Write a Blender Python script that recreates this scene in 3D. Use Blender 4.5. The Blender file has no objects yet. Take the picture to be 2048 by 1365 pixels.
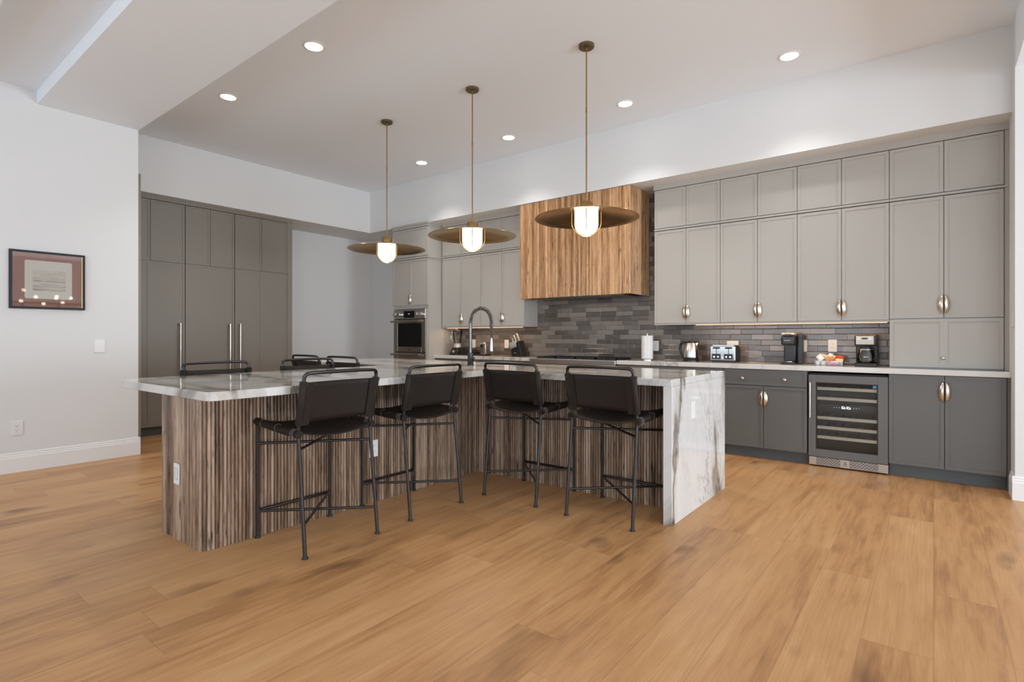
import bpy, bmesh, math, random
from mathutils import Vector, Matrix
random.seed(7)
PI = math.pi
SC = bpy.context.scene
COL = SC.collection

# ------------------------------------------------------------------ camera
cam_data = bpy.data.cameras.new('camera')
cam_data.sensor_width = 36.0
cam_data.lens = 1078.6 / 2048 * 36.0
cam_data.shift_y = -8.5 / 2048
cam_data.clip_start = 0.05
cam = bpy.data.objects.new('camera', cam_data)
COL.objects.link(cam)
cam.location = (0, 0, 1.182)
cam.rotation_euler = (PI / 2, 0, math.radians(38.01))
SC.camera = cam

# ------------------------------------------------------------------ view, world, daylight
SC.view_settings.view_transform = 'Standard'
SC.view_settings.look = 'None'
SC.view_settings.gamma = 1.0
SC.view_settings.exposure = 0.16
SC.view_settings.use_curve_mapping = False
world = bpy.data.worlds.new('sky')
SC.world = world
world.use_nodes = True
world.node_tree.nodes['Background'].inputs[0].default_value = (0.72, 0.86, 1.0, 1)
world.node_tree.nodes['Background'].inputs[1].default_value = 1.2

def area_light(name, loc, rot, sx, sy, power, color=(1, 1, 1), spread=180):
    d = bpy.data.lights.new(name, 'AREA')
    d.shape = 'RECTANGLE'; d.size = sx; d.size_y = sy; d.energy = power; d.color = color
    d.spread = math.radians(spread)
    o = bpy.data.objects.new(name, d); COL.objects.link(o)
    o.location = loc; o.rotation_euler = rot
    return o
DAY = (0.84, 0.95, 1.07)
UP = 0.60   # added upward tilt of the window lamps, to brighten the ceiling
# daylight through the living room's windows (behind and beside the camera), plus one added fill
area_light('daylight_rear_right', (3.6, -4.86, 1.36), (PI / 2 + UP, 0, 0), 4.8, 2.3, 200, DAY)
area_light('daylight_rear_left', (-3.2, -4.86, 1.36), (PI / 2 + UP, 0, 0), 4.2, 2.3, 95, DAY)
area_light('daylight_side', (6.86, 3.75, 1.12), (PI / 2 + UP, 0, PI / 2), 2.2, 1.95, 300, DAY)
area_light('added_fill_side_rear', (6.86, -1.6, 1.36), (PI / 2 + UP, 0, PI / 2), 3.4, 2.3, 120, DAY)  # added fill lamp, pushes more light into the left of the kitchen

# ------------------------------------------------------------------ materials
class M:
    """small node helper"""
    def __init__(s, name):
        s.m = bpy.data.materials.new(name); s.m.use_nodes = True
        s.t = s.m.node_tree; s.b = s.t.nodes['Principled BSDF']
    def n(s, typ, **kw):
        x = s.t.nodes.new(typ)
        for k, v in kw.items():
            if hasattr(x, k): setattr(x, k, v)
        return x
    def l(s, a, b): s.t.links.new(a, b)
    def put(s, sock, v):
        if hasattr(v, 'links') or isinstance(v, bpy.types.NodeSocket): s.l(v, sock)
        else: sock.default_value = v
    def math(s, op, a, b=0.0, c=None):
        x = s.n('ShaderNodeMath', operation=op)
        s.put(x.inputs[0], a); s.put(x.inputs[1], b)
        if c is not None: s.put(x.inputs[2], c)
        return x.outputs[0]
    def mix(s, f, a, b, mode='MIX'):
        x = s.n('ShaderNodeMix', data_type='RGBA', blend_type=mode)
        s.put(x.inputs[0], f); s.put(x.inputs[6], a); s.put(x.inputs[7], b)
        return x.outputs[2]
    def rng(s, v, a, b, c=0.0, d=1.0):
        x = s.n('ShaderNodeMapRange')
        s.put(x.inputs[0], v)
        for i, q in enumerate((a, b, c, d)): x.inputs[i + 1].default_value = q
        return x.outputs[0]
    def obj(s): return s.n('ShaderNodeNewGeometry').outputs['Position']
    def sep(s, v):
        x = s.n('ShaderNodeSeparateXYZ'); s.l(v, x.inputs[0]); return x.outputs
    def comb(s, a, b, c):
        x = s.n('ShaderNodeCombineXYZ')
        for i, q in enumerate((a, b, c)): s.put(x.inputs[i], q)
        return x.outputs[0]
    def noise(s, v, scale, detail=4, rough=.5, dist=0.0):
        x = s.n('ShaderNodeTexNoise')
        s.put(x.inputs['Vector'], v); x.inputs['Scale'].default_value = scale
        x.inputs['Detail'].default_value = detail; x.inputs['Roughness'].default_value = rough
        x.inputs['Distortion'].default_value = dist
        return x.outputs[0]
    def ramp(s, f, stops):
        x = s.n('ShaderNodeValToRGB'); s.put(x.inputs[0], f)
        e = x.color_ramp.elements
        while len(e) < len(stops): e.new(.5)
        for q, (p, c) in zip(e, stops): q.position = p; q.color = (*c, 1)
        return x.outputs[0]
    def bump(s, h, strength=.3, dist=.002):
        x = s.n('ShaderNodeBump'); x.inputs['Strength'].default_value = strength
        x.inputs['Distance'].default_value = dist; s.put(x.inputs['Height'], h)
        s.l(x.outputs[0], s.b.inputs['Normal'])
    def set(s, **kw):
        names = dict(col='Base Color', rough='Roughness', metal='Metallic', spec='Specular IOR Level', trans='Transmission Weight',
                     ior='IOR', emis='Emission Color', power='Emission Strength', alpha='Alpha', coat='Coat Weight')
        for k, v in kw.items():
            if isinstance(v, tuple) and len(v) == 3: v = (*v, 1)
            s.put(s.b.inputs[names[k]], v)
        return s.m

def plain(name, col, rough=.5, metal=0.0, vary=.04, scale=6.0, **kw):
    """flat finish with a faint procedural mottle"""
    m = M(name)
    nz = m.noise(m.obj(), scale, 3)
    a = tuple(c * (1 - vary) for c in col); b = tuple(min(1, c * (1 + vary)) for c in col)
    c = m.mix(nz, (*a, 1), (*b, 1))
    return m.set(col=c, rough=rough, metal=metal, **kw)

def glow(name, col, power, base=(.9, .9, .9)):
    m = M(name); return m.set(col=base, emis=col, power=power, rough=.4)

def paint(name, col, rough=.9):
    m = M(name)
    nz = m.noise(m.obj(), 140, 2)
    m.bump(nz, .06, .001)
    return m.set(col=col, rough=rough, spec=.25)

MAT = {}
MAT['wall'] = paint('white_wall_paint', (.755, .755, .75))
MAT['ceil'] = paint('white_ceiling_paint', (.88, .92, .96))
MAT['trim'] = plain('white_gloss_trim', (.84, .835, .83), .45, vary=.01)
MAT['upper'] = plain('light_greige_cabinet_paint', (.435, .412, .375), .42, vary=.02, scale=1.5)
MAT['base'] = plain('dark_grey_cabinet_paint', (.135, .134, .128), .42, vary=.03, scale=1.5)
MAT['pantry'] = plain('taupe_grey_cabinet_paint', (.245, .222, .190), .42, vary=.03, scale=1.5)
MAT['toe'] = plain('dark_toe_kick', (.10, .11, .11), .5)
MAT['steel'] = plain('brushed_stainless_steel', (.58, .56, .53), .28, 1.0, vary=.05, scale=30)
MAT['steel_dark'] = plain('warm_dark_stainless', (.36, .32, .28), .3, 1.0, vary=.05, scale=30)
MAT['chrome'] = plain('polished_chrome', (.8, .8, .8), .1, 1.0, vary=.01)
MAT['chromedark'] = plain('dark_chrome', (.42, .41, .40), .16, 1.0, vary=.01)
MAT['nickel'] = plain('satin_nickel_pull', (.70, .63, .54), .24, 1.0, vary=.03)
MAT['brass'] = plain('aged_brass', (.42, .27, .105), .24, 1.0, vary=.12, scale=14)
MAT['bronze'] = plain('dark_bronze_canopy', (.20, .16, .09), .4, 1.0, vary=.1)
MAT['frame'] = plain('gunmetal_stool_frame', (.062, .060, .060), .30, .85, vary=.06)
MAT['leather'] = plain('dark_brown_leather', (.018, .0125, .0095), .62, vary=.25, scale=9, spec=.3)
MAT['lace'] = plain('pale_leather_lacing', (.16, .13, .11), .7)
MAT['black'] = plain('black_plastic', (.012, .012, .013), .3, vary=.1)
MAT['blackmatt'] = plain('matt_black_iron', (.016, .015, .015), .6, vary=.1)
MAT['glassblack'] = plain('black_oven_glass', (.008, .008, .009), .06, vary=.02)
MAT['white'] = plain('white_plastic_plate', (.80, .80, .79), .35, vary=.01)
MAT['slot'] = plain('dark_outlet_slot', (.05, .05, .05), .6)
MAT['paper'] = plain('white_paper_towel', (.82, .82, .80), .95, vary=.02, scale=60)
MAT['opal'] = glow('lit_opal_glass', (1.0, .86, .68), 3.2)
MAT['bulb'] = glow('bright_globe_bulb', (1.0, .84, .66), 16)
MAT['lens'] = glow('lit_downlight_lens', (1.0, .97, .92), 14)
MAT['strip'] = glow('warm_led_strip', (1.0, .46, .12), .95)
MAT['display'] = glow('white_blue_display', (.75, .88, 1.0), 3.0)
MAT['glyph'] = glow('pale_display_glyph', (.8, .85, .9), .5)
MAT['blue'] = plain('blue_sticker', (.05, .30, .60), .4)
MAT['shelf'] = plain('pale_beech_shelf_front', (.80, .74, .64), .4, vary=.08, scale=20)
MAT['gunfaucet'] = plain('gunmetal_faucet', (.16, .15, .14), .25, 1.0, vary=.03)
MAT['red'] = plain('red_packet', (.62, .05, .03), .35); MAT['orange'] = plain('orange_packet', (.75, .24, .03), .35)
MAT['yellow'] = plain('pale_yellow_packet', (.78, .60, .25), .4); MAT['silver'] = plain('silver_grey_packet', (.55, .52, .48), .4, .3)
MAT['lilac'] = plain('lilac_packet', (.62, .45, .58), .4)

def clear_glass(name, tint=(1, 1, 1), gloss=.08):
    m = M(name); t = m.t; out = t.nodes['Material Output']
    tr = m.n('ShaderNodeBsdfTransparent'); tr.inputs[0].default_value = (*tint, 1)
    gl = m.n('ShaderNodeBsdfGlossy'); gl.inputs['Roughness'].default_value = .02
    fr = m.n('ShaderNodeFresnel'); fr.inputs[0].default_value = 1.45
    f = m.math('MAXIMUM', fr.outputs[0], gloss)
    mx = m.n('ShaderNodeMixShader'); m.l(f, mx.inputs[0]); m.l(tr.outputs[0], mx.inputs[1]); m.l(gl.outputs[0], mx.inputs[2])
    m.l(mx.outputs[0], out.inputs[0])
    return m.m
MAT['glass'] = clear_glass('clear_glass', (1, 1, 1), .0)
MAT['smoke'] = clear_glass('smoked_cooler_glass', (.93, .93, .90), .03)

def marble(name, zk, off, g0, g1):
    m = M(name)
    P = m.sep(m.obj())
    # veins run along X on top and turn down the waterfall panel
    run = m.math('MULTIPLY', m.math('SUBTRACT', m.math('ADD', P[0], off), m.math('MULTIPLY', P[2], zk)), .30)
    v = m.comb(P[1], run, m.math('MULTIPLY', P[2], .10))
    warp = m.noise(v, 2.4, 6, .62)
    w2 = m.noise(v, 9, 4, .6)
    yy = m.math('ADD', m.math('ADD', P[1], m.math('MULTIPLY', warp, .55)), m.math('MULTIPLY', w2, .05))
    v2 = m.comb(yy, m.math('ADD', run, m.math('MULTIPLY', warp, .22)), m.math('MULTIPLY', P[2], .10))
    n1 = m.noise(v2, 2.5, 4, .55, .3)
    d1 = m.math('ABSOLUTE', m.math('SUBTRACT', n1, .5))
    gate = m.rng(m.noise(v2, 1.2, 2, .5), g0, g1)
    thick = m.rng(m.noise(v, 6, 3), .35, .65, .4, 1.0)
    vein = m.math('MULTIPLY', m.math('MULTIPLY', m.rng(d1, .006, .042, 1, 0), gate), thick)
    halo = m.math('MULTIPLY', m.rng(d1, .0, .12, 1, 0), gate)
    n3 = m.noise(v2, 6.5, 6, .65, .2)
    fine = m.math('MULTIPLY', m.rng(m.math('ABSOLUTE', m.math('SUBTRACT', n3, .5)), .0, .024, 1, 0), m.rng(m.noise(v, 1.5, 3), .45, .62, 0, .8))
    n4 = m.noise(v2, 2.2, 5, .6)
    c = m.mix(m.rng(n4, .48, .74, 0, .5), (.71, .70, .68, 1), (.58, .56, .525, 1))
    c = m.mix(m.math('MULTIPLY', halo, .72), c, (.34, .28, .21, 1))
    c = m.mix(m.math('MULTIPLY', fine, .85), c, (.22, .205, .19, 1))
    c = m.mix(m.math('MULTIPLY', vein, .95), c, (.055, .05, .045, 1))
    return m.set(col=c, rough=.07, spec=.5)
MAT['marble'] = marble('veined_white_marble', 1.0, 0.0, .41, .52)
MAT['marble_back'] = marble('lightly_veined_marble', 0.0, 11.3, .53, .64)

def reeded(name, dark, mid, light):
    m = M(name)
    uv = m.n('ShaderNodeUVMap').outputs[0]
    U = m.sep(uv)
    sid = m.math('FLOOR', U[0])
    wn = m.n('ShaderNodeTexWhiteNoise', noise_dimensions='1D'); m.l(sid, wn.inputs['W'])
    rnd = wn.outputs[0]
    v = m.comb(m.math('MULTIPLY', U[0], .9), m.math('MULTIPLY', U[1], 1.7), m.math('MULTIPLY', rnd, 37))
    g = m.noise(v, 2.6, 8, .68, .5)
    v2 = m.comb(m.math('MULTIPLY', U[0], .22), m.math('MULTIPLY', U[1], .8), m.math('MULTIPLY', m.math('FLOOR', m.math('DIVIDE', U[0], 5.0)), 3.7))
    g2 = m.noise(v2, 1.6, 3)
    f = m.math('ADD', m.math('MULTIPLY', g, .62), m.math('ADD', m.math('MULTIPLY', rnd, .22), m.math('MULTIPLY', g2, .30)))
    c = m.ramp(f, [(.36, dark), (.53, mid), (.74, light)])
    kn = m.noise(m.comb(m.math('MULTIPLY', U[0], .35), m.math('MULTIPLY', U[1], 3.0), m.math('MULTIPLY', sid, .13)), 2.1, 3)
    c = m.mix(m.rng(kn, .63, .74, 0, .85), c, (*[q * .35 for q in dark], 1))
    fr = m.math('FRACT', U[0])
    m.bump(m.noise(v, 9, 4), .12, .001)
    return m.set(col=c, rough=m.rng(g, .3, .7, .26, .42), spec=.55)
MAT['reed'] = reeded('reeded_walnut', (.038, .021, .012), (.215, .130, .080), (.52, .38, .27))
MAT['reed_hood'] = reeded('reeded_walnut_warm_lit', (.10, .046, .019), (.42, .222, .098), (.76, .49, .27))  # same walnut as the island, with warm light painted into its colour

def floor_mat():
    m = M('oak_plank_floor')
    P = m.sep(m.obj())
    W, LEN = .225, 1.85
    row = m.math('FLOOR', m.math('DIVIDE', P[0], W))
    wn = m.n('ShaderNodeTexWhiteNoise', noise_dimensions='1D'); m.l(row, wn.inputs['W'])
    yy = m.math('DIVIDE', m.math('ADD', P[1], m.math('MULTIPLY', wn.outputs[0], 7.3)), LEN)
    col = m.math('FLOOR', yy)
    wn2 = m.n('ShaderNodeTexWhiteNoise', noise_dimensions='2D'); m.l(m.comb(row, col, 0), wn2.inputs['Vector'])
    rnd = wn2.outputs[0]
    fx = m.math('FRACT', m.math('DIVIDE', P[0], W)); fy = m.math('FRACT', yy)
    ex = m.math('MINIMUM', fx, m.math('SUBTRACT', 1, fx)); ey = m.math('MULTIPLY', m.math('MINIMUM', fy, m.math('SUBTRACT', 1, fy)), LEN / W)
    seam = m.rng(m.math('MINIMUM', ex, ey), .004, .013, 1, 0)
    off = m.math('MULTIPLY', rnd, 53)
    v = m.comb(m.math('ADD', P[0], off), m.math('MULTIPLY', P[1], .13), off)
    warp = m.noise(v, 3.2, 3)
    v2 = m.comb(m.math('ADD', m.math('ADD', P[0], off), m.math('MULTIPLY', warp, .10)), m.math('MULTIPLY', P[1], .10), off)
    g = m.noise(v2, 26, 8, .62, .3)
    big = m.noise(v, 2.6, 4, .55, .6)
    fib = m.noise(m.comb(m.math('ADD', P[0], off), m.math('MULTIPLY', P[1], .03), off), 95, 3, .6)
    f = m.math('ADD', m.math('ADD', m.math('MULTIPLY', g, .50), m.math('MULTIPLY', fib, .16)), m.math('ADD', m.math('MULTIPLY', big, .62), m.math('MULTIPLY', rnd, .08)))
    c = m.ramp(f, [(.42, (.19, .082, .030)), (.54, (.375, .180, .069)), (.67, (.545, .285, .116)), (.88, (.67, .39, .178))])
    # open grain
    wv = m.n('ShaderNodeTexWave', wave_type='BANDS', bands_direction='X')
    m.l(m.comb(m.math('ADD', P[0], m.math('MULTIPLY', warp, .16)), m.math('MULTIPLY', P[1], .05), off), wv.inputs['Vector'])
    wv.inputs['Scale'].default_value = 22.0; wv.inputs['Distortion'].default_value = 3.0; wv.inputs['Detail'].default_value = 2
    c = m.mix(m.math('MULTIPLY', m.rng(wv.outputs['Fac'], .55, .98), m.rng(big, .48, .68, 0.03, .16)), c, (.23, .105, .042, 1))
    kv = m.comb(m.math('ADD', P[0], off), m.math('MULTIPLY', P[1], .5), off)
    kn = m.noise(kv, 4.2, 2, .4)
    c = m.mix(m.rng(kn, .66, .78, 0, .7), c, (.14, .064, .03, 1))
    c = m.mix(m.math('MULTIPLY', seam, .30), c, (.20, .11, .055, 1))
    m.bump(m.math('SUBTRACT', m.math('MULTIPLY', g, .25), seam), .10, .001)
    return m.set(col=c, rough=m.rng(g, .3, .7, .34, .46), spec=.42)
MAT['floor'] = floor_mat()

def tile_mat():
    m = M('dark_glazed_brick_tile')
    P = m.sep(m.obj())
    H, L = .0575, .215
    row = m.math('FLOOR', m.math('DIVIDE', P[2], H))
    wn = m.n('ShaderNodeTexWhiteNoise', noise_dimensions='1D'); m.l(row, wn.inputs['W'])
    xx = m.math('DIVIDE', m.math('ADD', P[0], m.math('MULTIPLY', wn.outputs[0], 1.7)), L)
    cl = m.math('FLOOR', xx)
    wn2 = m.n('ShaderNodeTexWhiteNoise', noise_dimensions='2D'); m.l(m.comb(row, cl, 0), wn2.inputs['Vector'])
    rnd = wn2.outputs[0]
    fx = m.math('FRACT', xx); fz = m.math('FRACT', m.math('DIVIDE', P[2], H))
    ex = m.math('MULTIPLY', m.math('MINIMUM', fx, m.math('SUBTRACT', 1, fx)), L / H)
    ez = m.math('MINIMUM', fz, m.math('SUBTRACT', 1, fz))
    e = m.math('MINIMUM', ex, ez)
    grout = m.rng(e, .018, .045, 1, 0)
    mot = m.noise(m.comb(P[0], m.math('MULTIPLY', rnd, 40), P[2]), 14, 5, .6)
    f = m.math('ADD', m.math('MULTIPLY', rnd, .72), m.math('MULTIPLY', mot, .40))
    c = m.ramp(f, [(.15, (.075, .062, .053)), (.5, (.140, .119, .103)), (.85, (.245, .215, .19))])
    c = m.mix(m.math('MULTIPLY', grout, .6), c, (.10, .092, .085, 1))
    tilt = m.math('MULTIPLY', m.math('ADD', m.math('MULTIPLY', fx, m.math('SUBTRACT', rnd, .5)), m.math('MULTIPLY', fz, m.math('SUBTRACT', m.math('FRACT', m.math('MULTIPLY', rnd, 7.1)), .5))), 1.0)
    h = m.math('ADD', m.math('ADD', m.math('MULTIPLY', m.rng(e, 0, .09), .8), m.math('MULTIPLY', mot, .45)), tilt)
    m.bump(h, .5, .003)
    return m.set(col=c, rough=.16, spec=.6)
MAT['tile'] = tile_mat()

def vent_mat():
    m = M('slotted_steel_grille')
    P = m.sep(m.obj())
    br = m.n('ShaderNodeTexBrick'); m.l(m.comb(P[0], P[2], 0), br.inputs['Vector'])
    br.inputs['Scale'].default_value = 1; br.inputs['Brick Width'].default_value = .026; br.inputs['Row Height'].default_value = .0125
    br.inputs['Mortar Size'].default_value = .0026; br.inputs['Mortar Smooth'].default_value = .1
    br.inputs['Color1'].default_value = (.02, .02, .02, 1); br.inputs['Color2'].default_value = (.02, .02, .02, 1); br.inputs['Mortar'].default_value = (.60, .57, .53, 1)
    return m.set(col=br.outputs['Color'], rough=.35, metal=m.math('MULTIPLY', br.outputs['Fac'], .8))
MAT['vent'] = vent_mat()

def sketch_mat():
    m = M('sepia_seascape_drawing')
    P = m.sep(m.obj())
    z = m.math('SUBTRACT', P[2], 1.595)
    n = m.noise(m.comb(m.math('MULTIPLY', P[1], .8), 0, m.math('MULTIPLY', z, 5.5)), 9, 6, .6, .3)
    band = m.math('ADD', m.math('ADD', m.rng(m.math('ABSOLUTE', m.math('SUBTRACT', z, .085)), 0, .014, .20, 0), m.rng(m.math('ABSOLUTE', m.math('SUBTRACT', z, .045)), 0, .018, .12, 0)), m.rng(z, 0, .022, .20, 0))
    f = m.math('ADD', m.math('MULTIPLY', n, .72), m.math('MULTIPLY', band, m.rng(n, .35, .6, .3, 1.3)))
    c = m.ramp(f, [(.30, (.64, .56, .45)), (.52, (.48, .41, .33)), (.80, (.14, .115, .09))])
    return m.set(col=c, rough=.8)
MAT['sketch'] = sketch_mat()
MAT['mat_board'] = plain('rust_brown_mat_board', (.31, .125, .075), .9, vary=.08, scale=12)
MAT['cream'] = plain('cream_paper', (.66, .60, .50), .9, vary=.03, scale=10)
MAT['gilt'] = plain('pale_gilt_edge', (.75, .50, .20), .4, .6)

# ------------------------------------------------------------------ mesh helpers
class B:
    def __init__(s): s.m = bmesh.new(); s.uv = None
    def box(s, x0, x1, y0, y1, z0, z1):
        v = [s.m.verts.new((x, y, z)) for x in (x0, x1) for y in (y0, y1) for z in (z0, z1)]
        for f in ((0, 1, 3, 2), (4, 6, 7, 5), (0, 4, 5, 1), (2, 3, 7, 6), (0, 2, 6, 4), (1, 5, 7, 3)):
            s.m.faces.new([v[i] for i in f])
        return s
    def hexa(s, pts):
        v = [s.m.verts.new(p) for p in pts]      # bottom 0-3, top 4-7
        for f in ((3, 2, 1, 0), (4, 5, 6, 7), (0, 1, 5, 4), (1, 2, 6, 5), (2, 3, 7, 6), (3, 0, 4, 7)):
            s.m.faces.new([v[i] for i in f])
        return s
    def tube(s, pts, r, seg=10, closed=False, cap=True):
        P = [Vector(p) for p in pts]; n = len(P)
        rs = r if isinstance(r, (list, tuple)) else [r] * n
        rings = []; up = None
        for i in range(n):
            if closed: t = (P[(i + 1) % n] - P[i - 1])
            else: t = (P[min(i + 1, n - 1)] - P[max(i - 1, 0)])
            t.normalize()
            if up is None:
                up = t.cross(Vector((0, 0, 1)))
                if up.length < 1e-3: up = t.cross(Vector((0, 1, 0)))
            up = (up - t * up.dot(t)); up.normalize()
            w = t.cross(up)
            rings.append([s.m.verts.new(P[i] + (up * math.cos(a) + w * math.sin(a)) * rs[i]) for a in [2 * PI * k / seg for k in range(seg)]])
        for i in range(n if closed else n - 1):
            a, b = rings[i], rings[(i + 1) % n]
            for k in range(seg):
                s.m.faces.new((a[k], a[(k + 1) % seg], b[(k + 1) % seg], b[k]))
        if cap and not closed:
            s.m.faces.new(list(reversed(rings[0]))); s.m.faces.new(rings[-1])
        return s
    def cyl(s, p0, p1, r, seg=20, r1=None):
        return s.tube([p0, p1], [r, r if r1 is None else r1], seg)
    def lathe(s, c, prof, seg=32):
        rings = []
        for r, z in prof:
            if r < 1e-6: rings.append([s.m.verts.new((c[0], c[1], c[2] + z))])
            else: rings.append([s.m.verts.new((c[0] + r * math.cos(2 * PI * k / seg), c[1] + r * math.sin(2 * PI * k / seg), c[2] + z)) for k in range(seg)])
        for a, b in zip(rings, rings[1:]):
            for k in range(seg):
                q = (k + 1) % seg
                if len(a) == 1 and len(b) == 1: continue
                if len(a) == 1: s.m.faces.new((a[0], b[q], b[k]))
                elif len(b) == 1: s.m.faces.new((a[k], a[q], b[0]))
                else: s.m.faces.new((a[k], a[q], b[q], b[k]))
        return s
    def prism(s, poly, z0, z1):
        a = [s.m.verts.new((x, y, z0)) for x, y in poly]; b = [s.m.verts.new((x, y, z1)) for x, y in poly]
        n = len(poly)
        s.m.faces.new(list(reversed(a))); s.m.faces.new(b)
        for i in range(n): s.m.faces.new((a[i], a[(i + 1) % n], b[(i + 1) % n], b[i]))
        return s
    def grid(s, rows):
        V = [[s.m.verts.new(p) for p in r] for r in rows]
        for a, b in zip(V, V[1:]):
            for i in range(len(a) - 1): s.m.faces.new((a[i], a[i + 1], b[i + 1], b[i]))
        return s
    def ball(s, c, r, sc=(1, 1, 1), u=16, v=10):
        bmesh.ops.create_uvsphere(s.m, u_segments=u, v_segments=v, radius=r, matrix=Matrix.Translation(c) @ Matrix.Diagonal((*sc, 1)))
        return s

WORLD = {}
def obj(name, b, mat, parent=None, bevel=0, smooth=None, solid=0, label=None, seg=1):
    bm = b.m if isinstance(b, B) else b
    off = Vector(WORLD.get(parent.name, (0, 0, 0))) if parent else Vector((0, 0, 0))
    if off.length: bmesh.ops.translate(bm, verts=bm.verts, vec=-off)
    bmesh.ops.recalc_face_normals(bm, faces=bm.faces)
    me = bpy.data.meshes.new(name); bm.to_mesh(me); bm.free()
    me.materials.append(MAT[mat] if isinstance(mat, str) else mat)
    if smooth:
        for p in me.polygons: p.use_smooth = True
        me.set_sharp_from_angle(angle=math.radians(smooth))
    o = bpy.data.objects.new(name, me); COL.objects.link(o)
    if parent: o.parent = parent
    WORLD[o.name] = off
    if solid:
        q = o.modifiers.new('thickness', 'SOLIDIFY'); q.thickness = solid; q.offset = 0
    if bevel:
        q = o.modifiers.new('edge', 'BEVEL'); q.width = bevel; q.segments = seg; q.limit_method = 'ANGLE'; q.angle_limit = math.radians(40)
    if label: o['label'] = label
    return o
def tag(o, label, cat, group=None):
    o['label'] = label; o['category'] = cat
    if group: o['group'] = group
    return o
def thing(name, label, cat, loc=(0, 0, 0), group=None):
    o = bpy.data.objects.new(name, None); COL.objects.link(o)
    o.empty_display_size = .1; o.location = loc; WORLD[o.name] = Vector(loc)
    return tag(o, label, cat, group)
def struct(name, b, mat, parent=None, **kw):
    o = obj(name, b, mat, parent, **kw); o['kind'] = 'structure'
    return o
def dup(root, loc, rotz, label, group=None):
    r = root.copy(); COL.objects.link(r); r.location = loc; r.rotation_euler = (0, 0, rotz); r['label'] = label
    if group: r['group'] = group
    for ch in list(root.children):
        c = ch.copy(); COL.objects.link(c); c.parent = r
        for g in ch.children:
            d = g.copy(); COL.objects.link(d); d.parent = c
    return r

# ------------------------------------------------------------------ room shell
struct('floor', B().box(-8.1, 7.1, -5.1, 6.2, -.1, 0), 'floor')
struct('wall_left', B().box(-8.1, -6.305, -5.1, 1.96, 0, 3.62), 'wall')
struct('wall_nook', B().box(-8.1, -7.93, 1.96, 6.2, 0, 3.62), 'wall')
struct('wall_back', B().box(-7.93, .465, 6.03, 6.2, 0, 3.62), 'wall')
struct('wall_right', B().box(.465, 7.1, 5.32, 6.2, 0, 3.62), 'wall')
def wall_with_opening(name, axis, w, a0, a1, o0, o1, z0, z1):
    b = B()
    for u0, u1, p0, p1 in ((a0, o0, 0, 3.62), (o1, a1, 0, 3.62), (o0, o1, 0, z0), (o0, o1, z1, 3.62)):
        if axis == 'y': b.box(u0, u1, w[0], w[1], p0, p1)
        else: b.box(w[0], w[1], u0, u1, p0, p1)
    return struct(name, b, 'wall')
b = B()
for u0, u1, p0, p1 in ((-6.305, -5.4, 0, 3.62), (-1.0, 1.1, 0, 3.62), (6.1, 7.1, 0, 3.62), (-5.4, -1.0, 0, .12), (-5.4, -1.0, 2.6, 3.62), (1.1, 6.1, 0, .12), (1.1, 6.1, 2.6, 3.62)):
    b.box(u0, u1, -5.1, -4.98, p0, p1)
struct('wall_rear', b, 'wall')
wall_with_opening('wall_side', 'x', (6.98, 7.1), 1.2, 5.32, 2.6, 4.9, .1, 2.15)
wall_with_opening('wall_side_rear', 'x', (6.98, 7.1), -4.98, 1.2, -3.4, .2, .12, 2.6)
def window(n, axis, w, a0, a1, z0, z1, muntins):
    fr = B(); pane = B(); t = .05
    def add(bb, u0, u1, p0, p1, d0, d1):
        if axis == 'y': bb.box(u0, u1, w + d0, w + d1, p0, p1)
        else: bb.box(w + d0, w + d1, u0, u1, p0, p1)
    add(fr, a0, a0 + t, z0, z1, -.04, .04); add(fr, a1 - t, a1, z0, z1, -.04, .04)
    add(fr, a0 + t, a1 - t, z0, z0 + t, -.04, .04); add(fr, a0 + t, a1 - t, z1 - t, z1, -.04, .04)
    for k in range(1, muntins):
        c = a0 + (a1 - a0) * k / muntins; add(fr, c - t / 2, c + t / 2, z0 + t, z1 - t, -.035, .035)
    add(pane, a0 + t, a1 - t, z0 + t, z1 - t, -.004, .004)
    o = struct('window_%d' % n, fr, 'blackmatt'); struct('window_pane', pane, 'glass', o)
window(1, 'y', -5.04, -5.4, -1.0, .12, 2.6, 4)
window(2, 'y', -5.04, 1.1, 6.1, .12, 2.6, 4)
window(3, 'x', 7.04, 2.6, 4.9, .1, 2.15, 3)
window(4, 'x', 7.04, -3.4, .2, .12, 2.6, 3)  # unseen window, added only to house the extra side fill
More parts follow.
